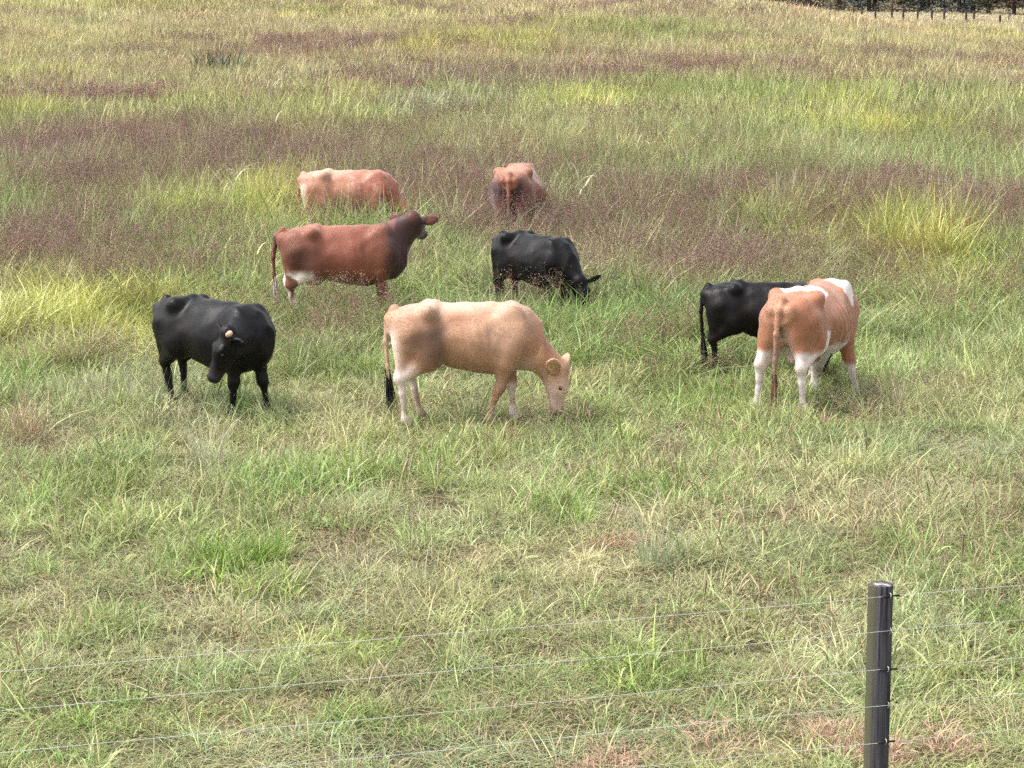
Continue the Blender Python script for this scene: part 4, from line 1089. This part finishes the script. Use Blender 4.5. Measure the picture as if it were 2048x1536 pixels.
for i, (x, y, h, rad, kind, con, label) in enumerate([
    (23.0, 232, 9, 2.6, 'olive', True, 'olive tree just above the crest of the rise, leftmost of the trees'),
    (26.4, 231, 10, 2.5, 'blue', True, 'dark evergreen second from the left in the far tree line'),
    (29.4, 229, 8, 2.4, 'tan', True, 'tan leaved tree left of the first visible far fence post'),
    (32.2, 227, 9, 2.5, 'tan', True, 'tan tree with drooping twigs behind the left end of the far fences'),
    (35.0, 226, 11, 2.7, 'blue', True, 'dark blue green evergreen between the two tan trees'),
    (37.5, 223, 9, 2.2, 'tan', True, 'pale tan tree standing alone among dark evergreens'),
    (39.9, 221, 11, 2.6, 'blue', True, 'dark evergreen right of the pale tan tree'),
    (42.3, 218, 10, 2.6, 'blue', True, 'dark evergreen left of the rust brown tree, second one over'),
    (44.4, 215, 9, 2.5, 'olive', False, 'brownish olive tree touching the rust brown tree'),
    (46.2, 212, 10, 2.6, 'rust', False, 'rust brown leafy tree near the right edge of the far tree line'),
    (48.6, 208, 11, 2.8, 'blue', True, 'very dark evergreen at the right edge of the photo'),
    (51.6, 205, 11, 2.8, 'blue', True, 'dark evergreen partly past the right edge of the photo')]):
    make_tree(label, x, y, h, rad, kind, 100 + i, con)
SHADED = ['behind the leftmost olive tree', 'behind the two tan trees', 'behind the lone pale tan tree', 'behind the evergreen beside the pale tan tree', 'behind the rust brown tree', 'behind the very dark evergreen at the right edge']
for i, (x, y) in enumerate([(24.5, 236), (30.5, 235), (36.5, 232), (40.8, 229), (45.0, 225), (49.8, 217)]):
    make_tree('shaded dark evergreen ' + SHADED[i], x, y, 12, 3.2, 'blue', 140 + i, True)

# ================================================================ single plants
def plain_grass(name, colour, straw=(.45, .38, .22), transl=.25):
    m, n, l, o = mat(name)
    at = n.new('ShaderNodeAttribute'); at.attribute_name = 'tint'; sep = n.new('ShaderNodeSeparateColor'); l.new(at.outputs['Color'], sep.inputs[0])
    mx = n.new('ShaderNodeMix'); mx.data_type = 'RGBA'; l.new(sep.outputs[1], mx.inputs['Factor']); mx.inputs[6].default_value = (*colour, 1); mx.inputs[7].default_value = (*straw, 1)
    hv = n.new('ShaderNodeHueSaturation'); l.new(mx.outputs[2], hv.inputs['Color']); l.new(sep.outputs[0], hv.inputs['Value'])
    p = n.new('ShaderNodeBsdfPrincipled'); l.new(hv.outputs[0], p.inputs['Base Color']); p.inputs['Roughness'].default_value = .45; p.inputs['Specular IOR Level'].default_value = .4
    t = n.new('ShaderNodeBsdfTranslucent'); l.new(hv.outputs[0], t.inputs[0]); ms = n.new('ShaderNodeMixShader'); ms.inputs[0].default_value = transl
    l.new(p.outputs[0], ms.inputs[1]); l.new(t.outputs[0], ms.inputs[2]); l.new(ms.outputs[0], o.inputs[0])
    return m

def tuft(name, label, x, y, colour, n, spread, h, lean, curl, w, dry, seed, cat='grass tuft', bright=(.7, 1.25)):
    rg = np.random.default_rng(seed)
    V, F, T = blade_set(rg, n, spread, h, .4, lean, curl, w, 5, dry, bright=bright)
    o = link(bpy.data.objects.new(name, mesh_np(name, V, F, [plain_grass(name + '_%d' % seed, colour)], False, {'tint': T})))
    o.location = (x, y, tz(x, y)); tag(o, label, cat)

def cane(label, x, y, h, nleaf, nstem, colour, seed, stem_only=False):
    """tall cane grass: jointed stems (parts) and long drooping leaves (parts)"""
    rg = np.random.default_rng(seed); root = empty('cane_grass', (x, y, tz(x, y))); tag(root, label, 'plant', 'tall canes above the meadow')
    m = plain_grass('cane_%d' % seed, colour)
    for s in range(nstem):
        az = rg.uniform(0, 6.283); le = rg.uniform(.02, .22); b = np.array([rg.normal(0, .08), rg.normal(0, .08), 0]); hh = h * rg.uniform(.75, 1.05)
        pts = [b + hh * t * np.array([math.sin(le * t) * math.cos(az), math.sin(le * t) * math.sin(az), 1]) for t in (0, .3, .6, .85, 1)]
        V, F = tube(pts, [.006, .0055, .005, .004, .002], 6)
        o = link(bpy.data.objects.new('stem', mesh_np('stem', V, F, [m], True, {'tint': np.tile([1., .35, 1], (len(V), 1))})), root)
        for k in range(nleaf):
            t = .35 + .6 * (k + rg.uniform(0, .6)) / nleaf; p = np.array([np.interp(t, (0, .3, .6, .85, 1), [q[i] for q in pts]) for i in range(3)])
            a = k * 2.6 + rg.uniform(-.5, .5) + az; L = rg.uniform(.35, .6) * (h / 1.3); ang = rg.uniform(.35, .7); cu = rg.uniform(1.2, 2.3); w = rg.uniform(.016, .024)
            V, F = [], []
            wd = np.array([-math.sin(a), math.cos(a), .25])
            for q in range(8):
                u_ = q / 7; ww = w * (1 - u_ ** 2) * .5 + .001
                V += [p - wd * ww, p + wd * ww]
                g = ang + cu * u_ ** 1.3; p = p + L / 7 * np.array([math.sin(g) * math.cos(a), math.sin(g) * math.sin(a), math.cos(g)])
                if q: F.append((2 * q - 2, 2 * q - 1, 2 * q + 1, 2 * q))
            link(bpy.data.objects.new('leaf', mesh_np('leaf', V, F, [m], True, {'tint': np.tile([rg.uniform(.8, 1.3), rg.uniform(0, .5), 1], (len(V), 1))})), root)

cane('tall pale cane grass left of the roan cow, above yellow green tufts', -4.6, 37.3, 1.45, 7, 3, (.42, .44, .26), 1)
cane('pale drooping cane grass right of the broad brown cow', 1.15, 38.3, 1.25, 6, 3, (.46, .48, .30), 2)
cane('bent pale cane at the tail of the dark red cow', -3.22, 29.4, 1.25, 3, 2, (.46, .44, .20), 3)
cane('tall cane grass bending over between the far purple bands', -6.9, 66.0, 1.5, 6, 6, (.46, .44, .28), 4)
cane('pale cane grass right of centre above the purple meadow', 2.75, 45.0, 1.2, 5, 3, (.48, .44, .26), 5)
cane('cane grass with bright leaves just left of the purple meadow centre', -5.1, 52.0, 1.2, 5, 4, (.44, .40, .22), 6)
tuft('weed_clump', 'dark green leafy weed clump in the upper left pasture', -10.6, 83.5, (.055, .095, .05), 420, 1.0, 1.15, .4, .8, .07, .03, 11, 'weed')
tuft('grass_tuft', 'light green weedy tuft at the left edge below the top', -18.0, 80.5, (.30, .40, .12), 360, 1.3, 1.0, .4, .8, .06, .03, 12)
tuft('grass_tuft', 'bright yellow green tuft at the left edge, above the purple band', -12.4, 58.5, (.46, .52, .10), 320, .75, 1.05, .35, .9, .032, .04, 13)
tuft('grass_tuft', 'large yellow green tuft at the right, above the black heifer', 6.1, 33.6, (.46, .49, .11), 380, .65, .85, .35, 1.0, .012, .08, 14)
tuft('grass_tuft', 'yellow green tuft of upright blades left of the large right tuft', 4.3, 36.6, (.46, .49, .11), 200, .4, .95, .3, .9, .012, .08, 15)
tuft('grass_tuft', 'pale grey green tuft in the turf below the horned black cow', -2.78, 20.3, (.42, .44, .31), 90, .12, .5, .25, .7, .006, .3, 16)
tuft('grass_tuft', 'pale grey tuft of fine blades behind the tail of the horned black cow', -4.25, 23.4, (.38, .39, .27), 150, .3, .5, .3, .8, .006, .4, 17)
tuft('grass_tuft', 'spiky bright yellow green tuft at the left edge level with the horned cow', -5.5, 27.6, (.47, .50, .11), 280, .5, .70, .4, .9, .010, .1, 18)
tuft('grass_tuft', 'blue grey tuft with tall blades in the turf above the wires, right of centre', 1.12, 16.9, (.32, .38, .23), 60, .12, .42, .22, .6, .008, .1, 19)
tuft('grass_tuft', 'dark green broad bladed tuft in the left foreground turf', -2.1, 17.0, (.15, .25, .035), 200, .35, .32, .5, 1.0, .012, .03, 20)
tuft('dry_weed', 'rusty dry weed standing at the left edge of the turf', -4.75, 21.6, (.32, .19, .14), 120, .22, .55, .35, .4, .006, .3, 21, 'weed')
tuft('dry_weed', 'lone dark brown stalk leaning right in the turf left of the post', 3.38, 18.3, (.10, .06, .04), 4, .02, .55, .2, .15, .008, 0, 22, 'stalk')
